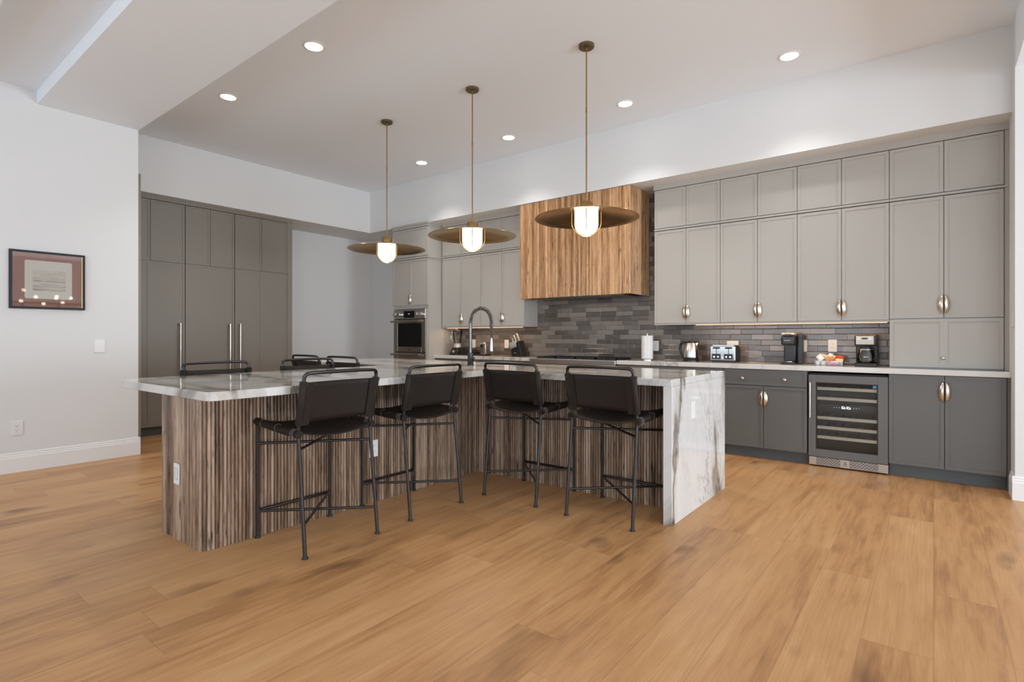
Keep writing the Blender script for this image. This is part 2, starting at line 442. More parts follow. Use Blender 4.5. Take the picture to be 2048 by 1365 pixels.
# ceilings, soffits and beams
struct('ceiling', B().box(-7.93, .468, 1.96, 6.03, 3.52, 3.62), 'ceil')
struct('ceiling_living', B().box(-6.305, 7.1, -4.98, 1.18, 3.377, 3.62), 'ceil')
struct('ceiling_dining', B().box(.92, 7.1, 1.18, 5.32, 3.377, 3.62), 'ceil')
struct('ceiling_soffit_back', B().box(-7.93, .465, 5.477, 6.03, 2.865, 3.52), 'wall')
struct('ceiling_soffit_left', B().box(-7.93, -7.206, 1.96, 5.477, 2.865, 3.52), 'wall')
struct('trim_1', B().box(-6.305, .468, 1.18, 1.96, 3.26, 3.62), 'ceil')
struct('trim_2', B().box(-6.305, 7.1, -.09, .69, 3.26, 3.377), 'ceil')
struct('trim_3', B().box(.468, .92, 1.18, 5.32, 3.136, 3.62), 'ceil')
def baseboard(name, pts_fn, length0, length1):
    prof = [(0, 0), (.016, 0), (.016, .128), (.012, .134), (.012, .146), (.008, .152), (.008, .166), (.003, .172), (0, .172)]
    b = B(); a = [b.m.verts.new(pts_fn(length0, d, z)) for d, z in prof]; c = [b.m.verts.new(pts_fn(length1, d, z)) for d, z in prof]
    n = len(prof)
    b.m.faces.new(a); b.m.faces.new(list(reversed(c)))
    for i in range(n): b.m.faces.new((a[i], a[(i + 1) % n], c[(i + 1) % n], c[i]))
    return struct(name, b, 'trim')
baseboard('baseboard_left', lambda u, d, z: (-6.305 + d, u, z), -4.98, 1.975)
baseboard('baseboard_right', lambda u, d, z: (u, 5.32 - d, z), .449, 7.0)
baseboard('baseboard_pillar', lambda u, d, z: (.465 - d, u, z), 5.32, 5.54)
baseboard('baseboard_nook', lambda u, d, z: (-7.93 + d, u, z), 4.2, 6.03)
# tiled splashback (behind the worktops)
struct('wall_backsplash', B().box(-5.781, -.302, 6.012, 6.03, .914, 2.865), 'tile')

# ------------------------------------------------------------------ cabinet helpers
def mapper(face):
    if face[0] == '-y': return lambda a, o, z: (a, face[1] - o, z)
    if face[0] == '+x': return lambda a, o, z: (face[1] + o, a, z)
def pbox(b, mp, a0, a1, o0, o1, z0, z1):
    p = [mp(a, o, z) for a in (a0, a1) for o in (o0, o1) for z in (z0, z1)]
    xs, ys, zs = zip(*p); b.box(min(xs), max(xs), min(ys), max(ys), min(zs), max(zs)); return b
def panel(mp, a0, a1, z0, z1, fw=.026, cuts=(), rails=(), t=.020, rec=.006):
    """slim-framed panel: thin slab with raised stiles and rails, split at cuts (vertical) and rails (horizontal)"""
    b = B(); g = .0025
    a0 += g; a1 -= g; z0 += g; z1 -= g
    pbox(b, mp, a0, a1, 0, t - rec, z0, z1)
    pbox(b, mp, a0, a0 + fw, t - rec, t, z0, z1); pbox(b, mp, a1 - fw, a1, t - rec, t, z0, z1)
    zs = [z0] + list(rails) + [z1]
    pbox(b, mp, a0 + fw, a1 - fw, t - rec, t, z0, z0 + fw); pbox(b, mp, a0 + fw, a1 - fw, t - rec, t, z1 - fw, z1)
    for r in rails: pbox(b, mp, a0 + fw, a1 - fw, t - rec, t, r - fw, r + fw)
    edges = [z0 + fw] + [q for r in rails for q in (r - fw, r + fw)] + [z1 - fw]
    for c in cuts:
        for k in range(0, len(edges), 2): pbox(b, mp, c - fw, c + fw, t - rec, t, edges[k], edges[k + 1])
    return b
def crescent(mp, a, side, z0, z1, wid=.036, dep=.028):
    """half-moon pull: quarter shell bulging out, straight edge at a"""
    b = B(); n, k = 14, 7; zc, hz = (z0 + z1) / 2, (z1 - z0) / 2
    rows = []
    for i in range(n + 1):
        th = -PI / 2 + PI * i / n; w = math.cos(th)
        rows.append([mp(a + side * (wid * w * math.cos(PI / 2 * j / k) if j < k else 0), .021 + dep * w * math.sin(PI / 2 * j / k), zc + hz * math.sin(th)) for j in range(k + 1)])
    b.grid(rows)
    bmesh.ops.remove_doubles(b.m, verts=b.m.verts, dist=1e-5)
    return b
def knob(mp, a, z, r=.014):
    b = B(); p = lambda o: mp(a, o, z)
    b.tube([p(.019), p(.026), p(.030), p(.034), p(.042), p(.046)], [.007, .006, r * .8, r, r * .95, r * .55], 16)
    return b
def door(mp, root, a0, a1, z0, z1, mat, pull=None, **kw):
    d = obj('door', panel(mp, a0, a1, z0, z1, **kw), mat, root)
    if pull:
        a, side, p0, p1 = pull
        obj('handle', crescent(mp, a, side, p0, p1), 'nickel', d, smooth=50, solid=.002)
    return d

# ------------------------------------------------------------------ upper cabinets, right of the hood
YU = 5.725
up = mapper(('-y', YU))
XS = [-2.448, -2.091, -1.733, -1.374, -1.02, -.659, -.302, .067, .437]
names = ['right beside the timber range hood', 'second from the range hood', 'beside the tall counter cabinet on the right']
def upper_unit(i0, where, zlo=1.328):
    a0, a1, am = XS[i0], XS[i0 + 2], XS[i0 + 1]
    t = thing('wall_cabinet', 'tall light greige two door wall cabinet ' + where, 'cabinet', (am, 5.88, zlo), 'tall wall cabinets right of the hood')
    obj('body', B().box(a0 + .001, a1 - .001, YU + .002, 6.01, zlo - .014, 2.352), 'upper', t)
    door(up, t, a0, am, zlo, 2.348, 'upper', (am - .006, -1, 1.37, 1.525))
    door(up, t, am, a1, zlo, 2.348, 'upper', (am + .006, 1, 1.37, 1.525))
    obj('light_rail', pbox(B(), up, a0 + .001, a1 - .001, 0, .021, zlo - .016, zlo - .002), 'upper', t)
    s = thing('top_cabinet', 'short greige top cabinet above the wall cabinet ' + where, 'cabinet', (am, 5.88, 2.378), 'short top cabinets right of the hood')
    obj('body', B().box(a0 + .001, a1 - .001, YU + .002, 6.01, 2.378, 2.802), 'upper', s)
    obj('ledge', pbox(B(), up, a0 + .001, a1 - .001, -.002, .027, 2.354, 2.372), 'upper', s)
    door(up, s, a0, am, 2.378, 2.802, 'upper'); door(up, s, am, a1, 2.378, 2.802, 'upper')
for k in range(3): upper_unit(2 * k, names[k])
# tall hutch cabinet standing on the counter
t = thing('counter_cabinet', 'light greige hutch cabinet standing on the worktop at the right end', 'cabinet', (.067, 5.88, .9145))
obj('body', B().box(-.301, .436, YU + .002, 6.008, .9145, 2.352), 'upper', t)
door(up, t, XS[6], XS[7], 1.337, 2.348, 'upper', (XS[7] - .006, -1, 1.372, 1.53)); door(up, t, XS[7], XS[8], 1.337, 2.348, 'upper', (XS[7] + .006, 1, 1.372, 1.53))
d = obj('lift_up_door', panel(up, XS[6], XS[8], .924, 1.333, cuts=(.067,)), 'upper', t)
obj('knob', knob(up, .064, 1.006), 'nickel', d, smooth=50)
s = thing('top_cabinet', 'short light greige two door top cabinet above the hutch at the right wall', 'cabinet', (.067, 5.88, 2.378), 'short top cabinets right of the hood')
obj('body', B().box(-.301, .436, YU + .002, 6.008, 2.378, 2.802), 'upper', s)
obj('ledge', pbox(B(), up, -.301, .464, -.002, .027, 2.354, 2.372), 'upper', s)
door(up, s, XS[6], XS[7], 2.378, 2.802, 'upper'); door(up, s, XS[7], XS[8], 2.378, 2.802, 'upper')
struct('trim_crown_right', pbox(B(), up, -2.455, .464, -.28, .024, 2.806, 2.865), 'upper')
b = pbox(B(), up, .439, .464, -.05, .012, .9145, 2.353); pbox(b, up, .439, .464, -.05, .012, 2.373, 2.805)
struct('trim_filler_right', b, 'upper')

# ------------------------------------------------------------------ upper cabinets, left of the hood
XL = [-5.781 + .382 * i for i in range(5)]
for i, (w1, w2) in enumerate((('next to the oven tower', 'nearer the oven tower'), ('left of the range hood', 'nearer the left of the range hood'))):
    a0, am, a1 = XL[2 * i], XL[2 * i + 1], XL[2 * i + 2]
    t = thing('wall_cabinet', 'light greige two door wall cabinet with slim pulls ' + w1, 'cabinet', (am, 5.88, 1.33), 'wall cabinets left of the hood')
    obj('body', B().box(a0 + .001, a1 - .001, YU + .002, 6.01, 1.316, 2.352), 'upper', t)
    door(up, t, a0, am, 1.33, 2.348, 'upper', (am - .006, -1, 1.37, 1.52)); door(up, t, am, a1, 1.33, 2.348, 'upper', (am + .006, 1, 1.37, 1.52))
    obj('light_rail', pbox(B(), up, a0 + .001, a1 - .001, 0, .021, 1.314, 1.328), 'upper', t)
    s = thing('top_cabinet', 'short greige top cabinet behind the pendants, ' + w2, 'cabinet', (am, 5.88, 2.378), 'short top cabinets left of the hood')
    obj('body', B().box(a0 + .001, a1 - .001, YU + .002, 6.01, 2.378, 2.802), 'upper', s)
    obj('ledge', pbox(B(), up, a0 + .001, a1 - .001, -.002, .027, 2.354, 2.372), 'upper', s)
    door(up, s, a0, am, 2.378, 2.802, 'upper'); door(up, s, am, a1, 2.378, 2.802, 'upper')
struct('trim_crown_middle', pbox(B(), up, -5.778, -4.253, -.28, .024, 2.806, 2.865), 'upper')
# LED strips under the wall cabinets
def led(x0, x1, label):
    o = obj('led_strip', B().box(x0, x1, 5.745, 5.765, 1.3045, 1.3115), 'strip')
    tag(o, label, 'light', 'led strips under the wall cabinets')
    area_light('led_strip_glow', ((x0 + x1) / 2, 5.755, 1.302), (0, 0, 0), x1 - x0, .02, 1.6 * (x1 - x0), (1, .6, .28))
led(-2.0, -.32, 'warm led strip under the wall cabinets above the coffee makers')
led(-5.72, -4.32, 'warm led strip under the wall cabinets above the knife block')

# ------------------------------------------------------------------ oven tower
YT = 5.45
tw = mapper(('-y', YT))
TX0, TX1, TM = -6.585, -5.80, -6.192
t = thing('oven_tower', 'tall light greige cabinet housing the double oven in the corner', 'cabinet', (TM, 5.75, 0))
b = B().box(TX0, TX0 + .02, YT, 6.005, .1, 2.805).box(TX1 - .02, TX1, YT, 6.005, .1, 2.805).box(TX0 + .02, TX1 - .02, YT, 6.005, 1.60, 2.805).box(TX0 + .02, TX1 - .02, YT, 6.005, .1, .26).box(TX0 + .02, TX1 - .02, 5.985, 6.005, .26, 1.6)
b.box(TX1 - .045, TX1 - .02, YT - .016, YT + .05, .26, 1.6).box(TX0 + .02, TX0 + .03, YT - .016, YT + .05, .26, 1.6)
obj('body', b, 'upper', t)
obj('toe_kick', B().box(TX0, TX1, YT + .06, 6.005, 0, .1), 'toe', t)
door(tw, t, TX0, TM, 1.65, 2.335, 'upper', (TM - .005, -1, 1.665, 1.815)); door(tw, t, TM, TX1, 1.65, 2.335, 'upper', (TM + .005, 1, 1.665, 1.815))
door(tw, t, TX0, TX1, 2.375, 2.80, 'upper')
obj('ledge', B().box(TX0, TX1 + .012, YT - .027, 6.01, 2.343, 2.362), 'upper', t)
b = pbox(B(), tw, TX0, TX1 + .004, -.55, .024, 2.806, 2.84); pbox(b, tw, TX0, TX1 + .016, -.55, .034, 2.84, 2.865); struct('trim_crown_tower', b, 'upper')
t = thing('wall_oven', 'stainless double wall oven built into the corner tower', 'oven', (TM, 5.6, .265))
OX0, OX1 = TX0 + .032, TX1 - .048
obj('body', B().box(OX0, OX1, YT + .002, 5.95, .265, 1.595), 'blackmatt', t)
cp = obj('control_panel', pbox(B(), tw, OX0, OX1, 0, .024, 1.452, 1.592), 'steel', t, bevel=.004)
OM = (OX0 + OX1) / 2
ds = obj('display', pbox(B(), tw, OM - .12, OM + .12, .0245, .027, 1.466, 1.568), 'glassblack', cp)
for k, (dx, dz, w, h) in enumerate(((-.020, .012, .022, .004), (.004, .004, .016, .004), (-.010, -.004, .012, .004), (.02, .012, .01, .004))):
    pass
b = B()
for dx, dz, w in ((-.022, .010, .02), (.006, .010, .014), (-.012, 0, .012), (.004, 0, .008)): pbox(b, tw, OM + dx, OM + dx + w, .0275, .028, 1.517 + dz, 1.521 + dz)
obj('display_marks', b, 'glyph', cp)
for k in (-.30, -.205, .185, .285):
    kb = B(); p = lambda o: tw(OM + k, o, 1.515)
    kb.tube([p(.024), p(.034), p(.036), p(.062), p(.066)], [.036, .036, .030, .028, .024], 20)
    obj('knob', kb, 'chrome', cp, smooth=40)
for nm, z0, z1, wz0, wz1 in (('upper_door', .955, 1.442, 1.03, 1.385), ('lower_door', .30, .945, .42, .84)):
    dr = B(); m4 = .085
    pbox(dr, tw, OX0, OX0 + m4, 0, .022, z0, z1); pbox(dr, tw, OX1 - m4, OX1, 0, .022, z0, z1)
    pbox(dr, tw, OX0 + m4, OX1 - m4, 0, .022, z0, wz0); pbox(dr, tw, OX0 + m4, OX1 - m4, 0, .022, wz1, z1)
    o = obj(nm, dr, 'steel_dark', t, bevel=.002)
    obj('window', pbox(B(), tw, OX0 + m4, OX1 - m4, .004, .018, wz0, wz1), 'glassblack', o)
    hb = B(); hz = z1 - .03
    hb.tube([tw(OX0 - .02, .066, hz), tw(OX1 - .0, .066, hz)], .015, 14)
    hb.tube([tw(OX0 + .05, .02, hz), tw(OX0 + .05, .064, hz)], .009, 10); hb.tube([tw(OX1 - .05, .02, hz), tw(OX1 - .05, .064, hz)], .009, 10)
    obj('handle', hb, 'steel_dark', o, smooth=40)
    for q in (OX1 - .075, OX1 - .018): obj('handle_collar', B().tube([tw(q - .012, .066, hz), tw(q + .012, .066, hz)], .018, 14), 'chrome', o, smooth=40)
    if nm == 'upper_door':
        lb = B(); pbox(lb, tw, OM - .02, OM + .018, .0225, .0235, .978, .984); pbox(lb, tw, OM - .02, OM - .008, .0225, .0235, .986, .998); pbox(lb, tw, OM + .0, OM + .018, .0225, .0235, .986, .998)
        obj('maker_badge', lb, 'blackmatt', o)

# ------------------------------------------------------------------ range hood
PITCH = .0213
def reed_outline(path, amp=.0100, close=True, seg=10):
    """turn a polyline into a reeded outline: half-round reeds of PITCH; returns points with running reed index"""
    pts = []
    n = len(path); dist = [0]
    P = [Vector(p) for p in path]
    if close: P.append(P[0])
    for i in range(len(P) - 1): dist.append(dist[-1] + (P[i + 1] - P[i]).length)
    total = dist[-1]; cnt = max(3, round(total / PITCH)); pit = total / cnt
    def at(s):
        s = min(max(s, 0), total)
        for i in range(len(P) - 1):
            if s <= dist[i + 1] + 1e-9:
                f = (s - dist[i]) / max(1e-9, dist[i + 1] - dist[i]); return P[i].lerp(P[i + 1], f)
    out = []
    for k in range(cnt):
        for j in range(seg):
            s = (k + j / seg) * pit; c = at(s)
            a = at(max(0, s - .006)); d = at(min(total, s + .006)); t = (d - a).normalized(); nrm = Vector((t.y, -t.x))
            u = 2 * j / seg - 1
            h = math.sqrt(max(0, 1 - (u / .88) ** 2)) if abs(u) < .88 else -.28
            out.append((c + nrm * amp * h, k + j / seg))
    if not close: out.append((P[-1], cnt))
    return out
def reed_wall(out, z0, z1, close=True, cap=False):
    b = B(); uv = b.m.loops.layers.uv.new('UVMap')
    a = [b.m.verts.new((p.x, p.y, z0)) for p, s in out]; c = [b.m.verts.new((p.x, p.y, z1)) for p, s in out]
    n = len(out); per = math.ceil(max(s for _, s in out) + 1e-6)
    for i in range(n if close else n - 1):
        j = (i + 1) % n
        f = b.m.faces.new((a[i], a[j], c[j], c[i]))
        s0 = out[i][1]; s1 = out[j][1] if j else per
        k = math.floor(s0 + 1e-6)
        q = ((s0 + .001, z0), (min(s1, k + .999), z0), (min(s1, k + .999), z1), (s0 + .001, z1))
        for lp, co in zip(f.loops, q): lp[uv].uv = co
    if cap:
        b.m.faces.new(list(reversed(a))); b.m.faces.new(c)
    return b
HX0, HX1, HY, HZ0, HZ1 = -4.155, -2.645, 5.492, 1.662, 2.862
t = thing('range_hood', 'wide reeded timber range hood box over the cooktop', 'hood', (-3.4, 5.75, HZ0))
path = [(HX0, 6.01), (HX0, HY), (HX1, HY), (HX1, 6.01)]
# outward normal is to the right of travel
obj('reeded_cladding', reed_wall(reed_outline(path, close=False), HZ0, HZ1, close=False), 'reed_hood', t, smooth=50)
b = B().box(HX0 + .004, HX1 - .004, HY + .004, 6.01, HZ0 + .01, HZ1)
obj('body', b, 'blackmatt', t)
b = B().box(HX0 + .12, HX1 - .12, HY + .1, 5.96, HZ0 - .004, HZ0 + .0095)
for k in range(9): b.box(HX0 + .2 + k * .125, HX0 + .21 + k * .125, HY + .12, 5.94, HZ0 - .01, HZ0 - .004)
obj('filter_insert', b, 'steel_dark', t)

# ------------------------------------------------------------------ range
YB = 5.595
ba = mapper(('-y', YB))
t = thing('range_cooker', 'wide stainless gas range with black grates under the hood', 'range', (-3.43, 5.75, 0))
obj('body', B().box(-4.028, -2.837, 5.60, 6.0, .08, .905), 'steel', t)
obj('front_panel', B().box(-4.03, -2.835, 5.515, 5.60, .85, .912), 'steel', t, bevel=.006, seg=2)
g = B().box(-4.0, -2.86, 5.62, 5.985, .905, .915)
for k in range(4):
    x0 = -3.99 + k * .283
    g.box(x0, x0 + .27, 5.63, 5.642, .918, .934).box(x0, x0 + .27, 5.965, 5.977, .918, .934).box(x0, x0 + .012, 5.63, 5.977, .918, .934).box(x0 + .258, x0 + .27, 5.63, 5.977, .918, .934)
    g.box(x0, x0 + .27, 5.79, 5.80, .922, .936).box(x0 + .13, x0 + .14, 5.63, 5.977, .922, .936)
    g.cyl((x0 + .07, 5.72, .914), (x0 + .07, 5.72, .924), .035).cyl((x0 + .2, 5.88, .914), (x0 + .2, 5.88, .924), .035)
obj('cooktop_grates', g, 'blackmatt', t)
for x0, x1 in ((-4.02, -3.3), (-3.29, -2.845)):
    o = obj('oven_door', B().box(x0, x1, 5.56, 5.60, .18, .76), 'steel', t, bevel=.004)
    obj('handle', B().tube([(x0 + .05, 5.51, .72), (x1 - .05, 5.51, .72)], .012, 12).tube([(x0 + .08, 5.51, .72), (x0 + .08, 5.57, .72)], .007, 8).tube([(x1 - .08, 5.51, .72), (x1 - .08, 5.57, .72)], .007, 8), 'chrome', o, smooth=40)
for k in range(6):
    obj('knob', B().tube([(-3.9 + k * .19, 5.60, .805), (-3.9 + k * .19, 5.555, .805)], [.024, .02], 16), 'steel_dark', t, smooth=40)
obj('foot_rail', B().box(-4.02, -2.845, 5.66, 5.98, 0, .08), 'toe', t)

# ------------------------------------------------------------------ base cabinets
def base_unit(a0, a1, label, kind='doors'):
    t = thing('base_cabinet', label, 'cabinet', ((a0 + a1) / 2, 5.8, 0), 'dark base cabinets along the back wall')
    obj('body', B().box(a0 + .001, a1 - .001, YB + .002, 6.01, .106, .868), 'base', t)
    obj('toe_kick', B().box(a0 + .001, a1 - .001, YB + .055, 6.0, 0, .106), 'toe', t)
    am = (a0 + a1) / 2
    if kind == 'drawer':
        d = obj('drawer', panel(ba, a0, a1, .712, .866), 'base', t)
        for q in (-.19, .187): obj('knob', knob(ba, am + q, .776, .016), 'nickel', d, smooth=50)
        zt, hz = .708, (.515, .66)
    else: zt, hz = .866, (.655, .815)
    door(ba, t, a0, am, .108, zt, 'base', (am - .006, -1, *hz)); door(ba, t, am, a1, .108, zt, 'base', (am + .006, 1, *hz))
base_unit(-.301, .443, 'dark grey two door base cabinet at the right wall beside the wine cooler')
base_unit(-1.66, -.915, 'dark grey base cabinet with one wide drawer left of the wine cooler', 'drawer')
base_unit(-2.83, -1.662, 'dark grey base cabinet between the range and the drawer cabinet, behind the island', 'drawer')
base_unit(-5.795, -4.92, 'dark grey base cabinet beside the oven tower, behind the island', 'drawer')
base_unit(-4.918, -4.035, 'dark grey base cabinet on the left of the range, behind the island', 'drawer')
struct('trim_filler_base', B().box(.445, .464, YB - .012, 5.75, .0, .868), 'base')
# worktops
o = obj('worktop', B().box(-2.833, .4645, 5.55, 6.011, .869, .914), 'marble_back', bevel=.003); tag(o, 'long white veined marble worktop along the back wall, right of the range', 'worktop')
o = obj('worktop', B().box(-5.798, -4.032, 5.55, 6.011, .869, .914), 'marble_back', bevel=.003); tag(o, 'white marble worktop between the oven tower and the range', 'worktop')

# ------------------------------------------------------------------ wine cooler
t = thing('wine_cooler', 'grey framed glass door wine cooler under the worktop', 'wine cooler', (-.604, 5.8, 0))
b = B().box(-.898, -.885, 5.615, 6.0, .0, .85).box(-.323, -.310, 5.615, 6.0, 0, .85).box(-.885, -.323, 5.97, 6.0, 0, .85).box(-.885, -.323, 5.615, 5.97, .83, .85).box(-.885, -.323, 5.615, 5.97, .02, .12)
obj('body', b, 'blackmatt', t)
fr = B(); fy0, fy1 = 5.575, 5.612
fr.box(-.904, -.846, fy0, fy1, .093, .836).box(-.375, -.304, fy0, fy1, .093, .836).box(-.846, -.375, fy0, fy1, .093, .161).box(-.846, -.375, fy0, fy1, .768, .836)
dr = obj('door_frame', fr, 'base', t, bevel=.0015)
gk = B(); gk.box(-.846, -.838, fy0 + .004, fy1, .161, .768).box(-.383, -.375, fy0 + .004, fy1, .161, .768).box(-.838, -.383, fy0 + .004, fy1, .161, .169).box(-.838, -.383, fy0 + .004, fy1, .760, .768)
obj('gasket', gk, 'blackmatt', dr)
obj('glass_pane', B().box(-.838, -.383, 5.588, 5.594, .169, .760), 'smoke', dr)
obj('handle', B().tube([(-.886, 5.528, .45), (-.886, 5.528, .766)], .0085, 14).tube([(-.886, 5.528, .475), (-.886, 5.576, .475)], .006, 8).tube([(-.886, 5.528, .742), (-.886, 5.576, .742)], .006, 8), 'steel', dr, smooth=40)
for z in (.712, .622, .446, .358, .270):
    s = B().box(-.86, -.35, 5.606, 5.630, z - .014, z + .012)
    sh = obj('shelf', s, 'shelf', t)
    rk = B()
    for k in range(9): rk.box(-.85 + k * .06, -.843 + k * .06, 5.630, 5.95, z - .006, z)
    obj('rack', rk, 'blackmatt', sh)
obj('control_bar', B().box(-.86, -.35, 5.62, 5.66, .515, .575), 'blackmatt', t)
b = B()
for x, w in ((-.648, .03), (-.61, .032)):
    b.box(x, x + .006, 5.6185, 5.6198, .537, .557).box(x + .008, x + w - .01, 5.6185, 5.6198, .537, .541).box(x + .008, x + w - .01, 5.6185, 5.6198, .552, .556).box(x + w - .008, x + w - .002, 5.6185, 5.6198, .537, .55)
obj('temperature_display', b, 'display', t)
b = B()
for x in (-.71, -.69, -.67, -.56, -.54, -.52): b.box(x, x + .006, 5.6185, 5.6198, .543, .549)
obj('button_marks', b, 'glyph', t)
obj('sticker', B().box(-.412, -.386, 5.5862, 5.5878, .735, .757), 'blue', dr)
v = obj('vent_grille', B().box(-.902, -.302, 5.585, 5.614, .014, .088), 'steel', t, bevel=.0015)
obj('slots', B().box(-.842, -.654, 5.5835, 5.585, .018, .084).box(-.584, -.372, 5.5835, 5.585, .018, .084), 'vent', v)
b = B()
for x0, x1, z0, z1 in ((-.628, -.612, .062, .066), (-.616, -.610, .054, .062), (-.630, -.622, .046, .052), (-.616, -.604, .046, .052), (-.632, -.604, .034, .037)): b.box(x0, x1, 5.584, 5.585, z0, z1)
obj('maker_emblem', b, 'slot', v)

# ------------------------------------------------------------------ pantry wall (tall cabinets on the left)
XP = -7.32
pa = mapper(('+x', XP))
def pantry(y0, y1, label, hy, cut, uppers):
    t = thing('tall_cabinet', label, 'cabinet', (XP - .3, (y0 + y1) / 2, 0), 'tall taupe cabinets on the left wall')
    obj('body', B().box(-7.925, XP - .002, y0 + .001, y1 - .001, .106, 2.815), 'pantry', t)
    obj('toe_kick', B().box(-7.925, XP - .05, y0 + .001, y1 - .001, 0, .105), 'toe', t)
    d = obj('tall_door', panel(pa, y0, y1, .108, 2.082, cuts=cut, rails=(1.075,), fw=.024, rec=.005), 'pantry', t)
    hb = B().tube([(XP + .07, hy, .58), (XP + .07, hy, 1.352)], .011, 14)
    for z in (.62, 1.33): hb.tube([(XP + .018, hy, z), (XP + .07, hy, z)], .008, 10)
    obj('handle', hb, 'nickel', d, smooth=40)
    for q0, q1 in zip(uppers, uppers[1:]): obj('upper_door', panel(pa, q0, q1, 2.086, 2.812, fw=.024), 'pantry', t)
pantry(2.02, 2.768, 'tall taupe cabinet nearest the white wall end, behind the island', 2.70, (2.385,), (2.02, 2.392, 2.768))
pantry(2.772, 3.368, 'middle tall taupe cabinet with one plain wide door', 3.292, (), (2.772, 3.065, 3.368))
pantry(3.372, 4.106, 'tall taupe cabinet at the far end, beside the white nook wall', 3.424, (3.733,), (3.372, 3.733, 4.106))
b = pbox(B(), pa, 1.992, 4.185, -.1, .022, 2.817, 2.865); struct('trim_crown_pantry', b, 'pantry')
struct('trim_filler_pantry', B().box(-7.925, XP + .018, 4.109, 4.185, 0, 2.816), 'pantry')
o = obj('end_panel', B().box(-7.20, -6.33, 1.962, 1.990, .0, 2.834), 'pantry'); tag(o, 'tall grey cabinet end panel lining the end of the left wall', 'panel')
struct('trim_filler_corner', B().box(-7.92, XP + .01, 1.992, 2.018, 0, 2.816), 'pantry')

# ------------------------------------------------------------------ island (T shaped)
def arc(cx, cy, r, a0, a1, n=8):
    return [(cx + r * math.cos(a0 + (a1 - a0) * i / n), cy + r * math.sin(a0 + (a1 - a0) * i / n)) for i in range(n + 1)]
SX0, SX1, SY0 = -3.725, -3.162, 1.283       # stem cabinet
AX0, AX1, AY0, AY1 = -5.447, -1.343, 3.575, 4.29   # arm cabinet
rf, rc = .10, .03
path = []
path += arc(SX1 - rc, SY0 + rc, rc, -PI / 2, 0)
path += list(reversed(arc(SX1 + rf, AY0 - rf, rf, PI / 2, PI)))
path += [(AX1, AY0), (AX1, AY1), (AX0, AY1), (AX0, AY0)]
path += list(reversed(arc(SX0 - rf, AY0 - rf, rf, 0, PI / 2)))
path += arc(SX0 + rc, SY0 + rc, rc, PI, 1.5 * PI)
isl = thing('kitchen_island', 'T shaped kitchen island base clad in reeded walnut', 'island', (-3.4, 3.2, 0))
obj('reeded_base', reed_wall(reed_outline(path), 0, .868, cap=True), 'reed', isl, smooth=50)
def outlet(b, c, nrm, w=.075, h=.118, t=.006):
    """cover plate centred at c on a surface with outward normal nrm"""
    x, y, z = c
    if nrm == '-y': b.box(x - w / 2, x + w / 2, y - t, y, z - h / 2, z + h / 2)
    elif nrm == '+x': b.box(x, x + t, y - w / 2, y + w / 2, z - h / 2, z + h / 2)
    elif nrm == '-x': b.box(x - t, x, y - w / 2, y + w / 2, z - h / 2, z + h / 2)
    return b
def slots(c, nrm, t=.0062, kind='outlet', wide=False):
    b = B(); x, y, z = c; L = []
    if kind == 'outlet':
        for dz in (-.02, .02):
            for da in (-.007, .007): L.append((da, dz + .003, .002, .007))
            L.append((0, dz - .009, .004, .004))
    else: L = [(-.017, 0, .0012, .066), (.017, 0, .0012, .066), (0, .033, .034, .0012), (0, -.033, .034, .0012)]
    for da, dz, w, h in L:
        if wide: da, dz, w, h = dz, da, h, w
        outlet(b, {'-y': (x + da, y - t, z + dz), '+x': (x + t, y + da, z + dz), '-x': (x - t, y + da, z + dz)}[nrm], nrm, w, h, .0008)
    return b
for c, n in (((-3.462, 1.273, .386), '-y'), ((-3.152, 2.424, .385), '+x')):
    o = obj('outlet_cover', outlet(B(), c, n, .072, .12, .008), 'white', isl, bevel=.0015); obj('slots', slots(c, n, .0082, 'outlet' if n == '+x' else 'switch'), 'slot', o)
# countertop with waterfall ends
rr = .045
cx0, cx1, cy0 = -4.06, -2.742, 1.137
ox0, ox1, oy0, oy1 = -5.505, -1.285, 3.258, 4.345
ro = .15
poly = arc(cx1 - rr, cy0 + rr, rr, -PI / 2, 0) + [(cx1 - .075, oy0), (ox1, oy0), (ox1, oy1), (ox0, oy1), (ox0, oy0), (cx0, oy0)] + arc(cx0 + ro, cy0 + ro, ro, PI, 1.5 * PI, 12)
tp = thing('island_countertop', 'T shaped white marble island top with brown veins and waterfall end', 'countertop', (-3.4, 3.2, .87))
obj('slab', B().prism(poly, .869, .914), 'marble', tp, bevel=.003)
wf = obj('waterfall_panel', B().box(ox1 - .054, ox1, oy0, oy1, 0, .869), 'marble', tp)
obj('waterfall_panel', B().box(ox0, ox0 + .054, oy0, oy1, 0, .869), 'marble', tp)
c = (ox1, 3.628, .686); o = obj('outlet_cover', outlet(B(), c, '+x', .072, .118, .006), 'white', wf, bevel=.0015)

# ------------------------------------------------------------------ faucet
fx, fy = -3.43, 3.755
t = thing('kitchen_faucet', 'gunmetal spring neck faucet standing on the marble island', 'faucet', (fx, fy, .914))
obj('base', B().lathe((fx, fy, .914), [(0, 0), (.032, 0), (.032, .006), (.027, .012), (.026, .11), (.018, .118), (.0, .12)], 24), 'black', t, smooth=40)
obj('stem', B().tube([(fx, fy, 1.02), (fx, fy, 1.31)], .0145, 16), 'gunfaucet', t, smooth=40)
R = .129; zc = 1.318
def neck(s):  # s 0..1 along arch then down
    a = PI - PI * s
    return Vector((fx + R + R * math.cos(a), fy, zc + R * math.sin(a)))
line = [Vector((fx, fy, 1.30))] + [neck(i / 24) for i in range(25)] + [Vector((fx + 2 * R, fy, 1.30 - .012 * k)) for k in range(4)]
obj('hose', B().tube(line + [Vector((fx + 2 * R, fy, 1.14))], .008, 10), 'black', t, smooth=60)
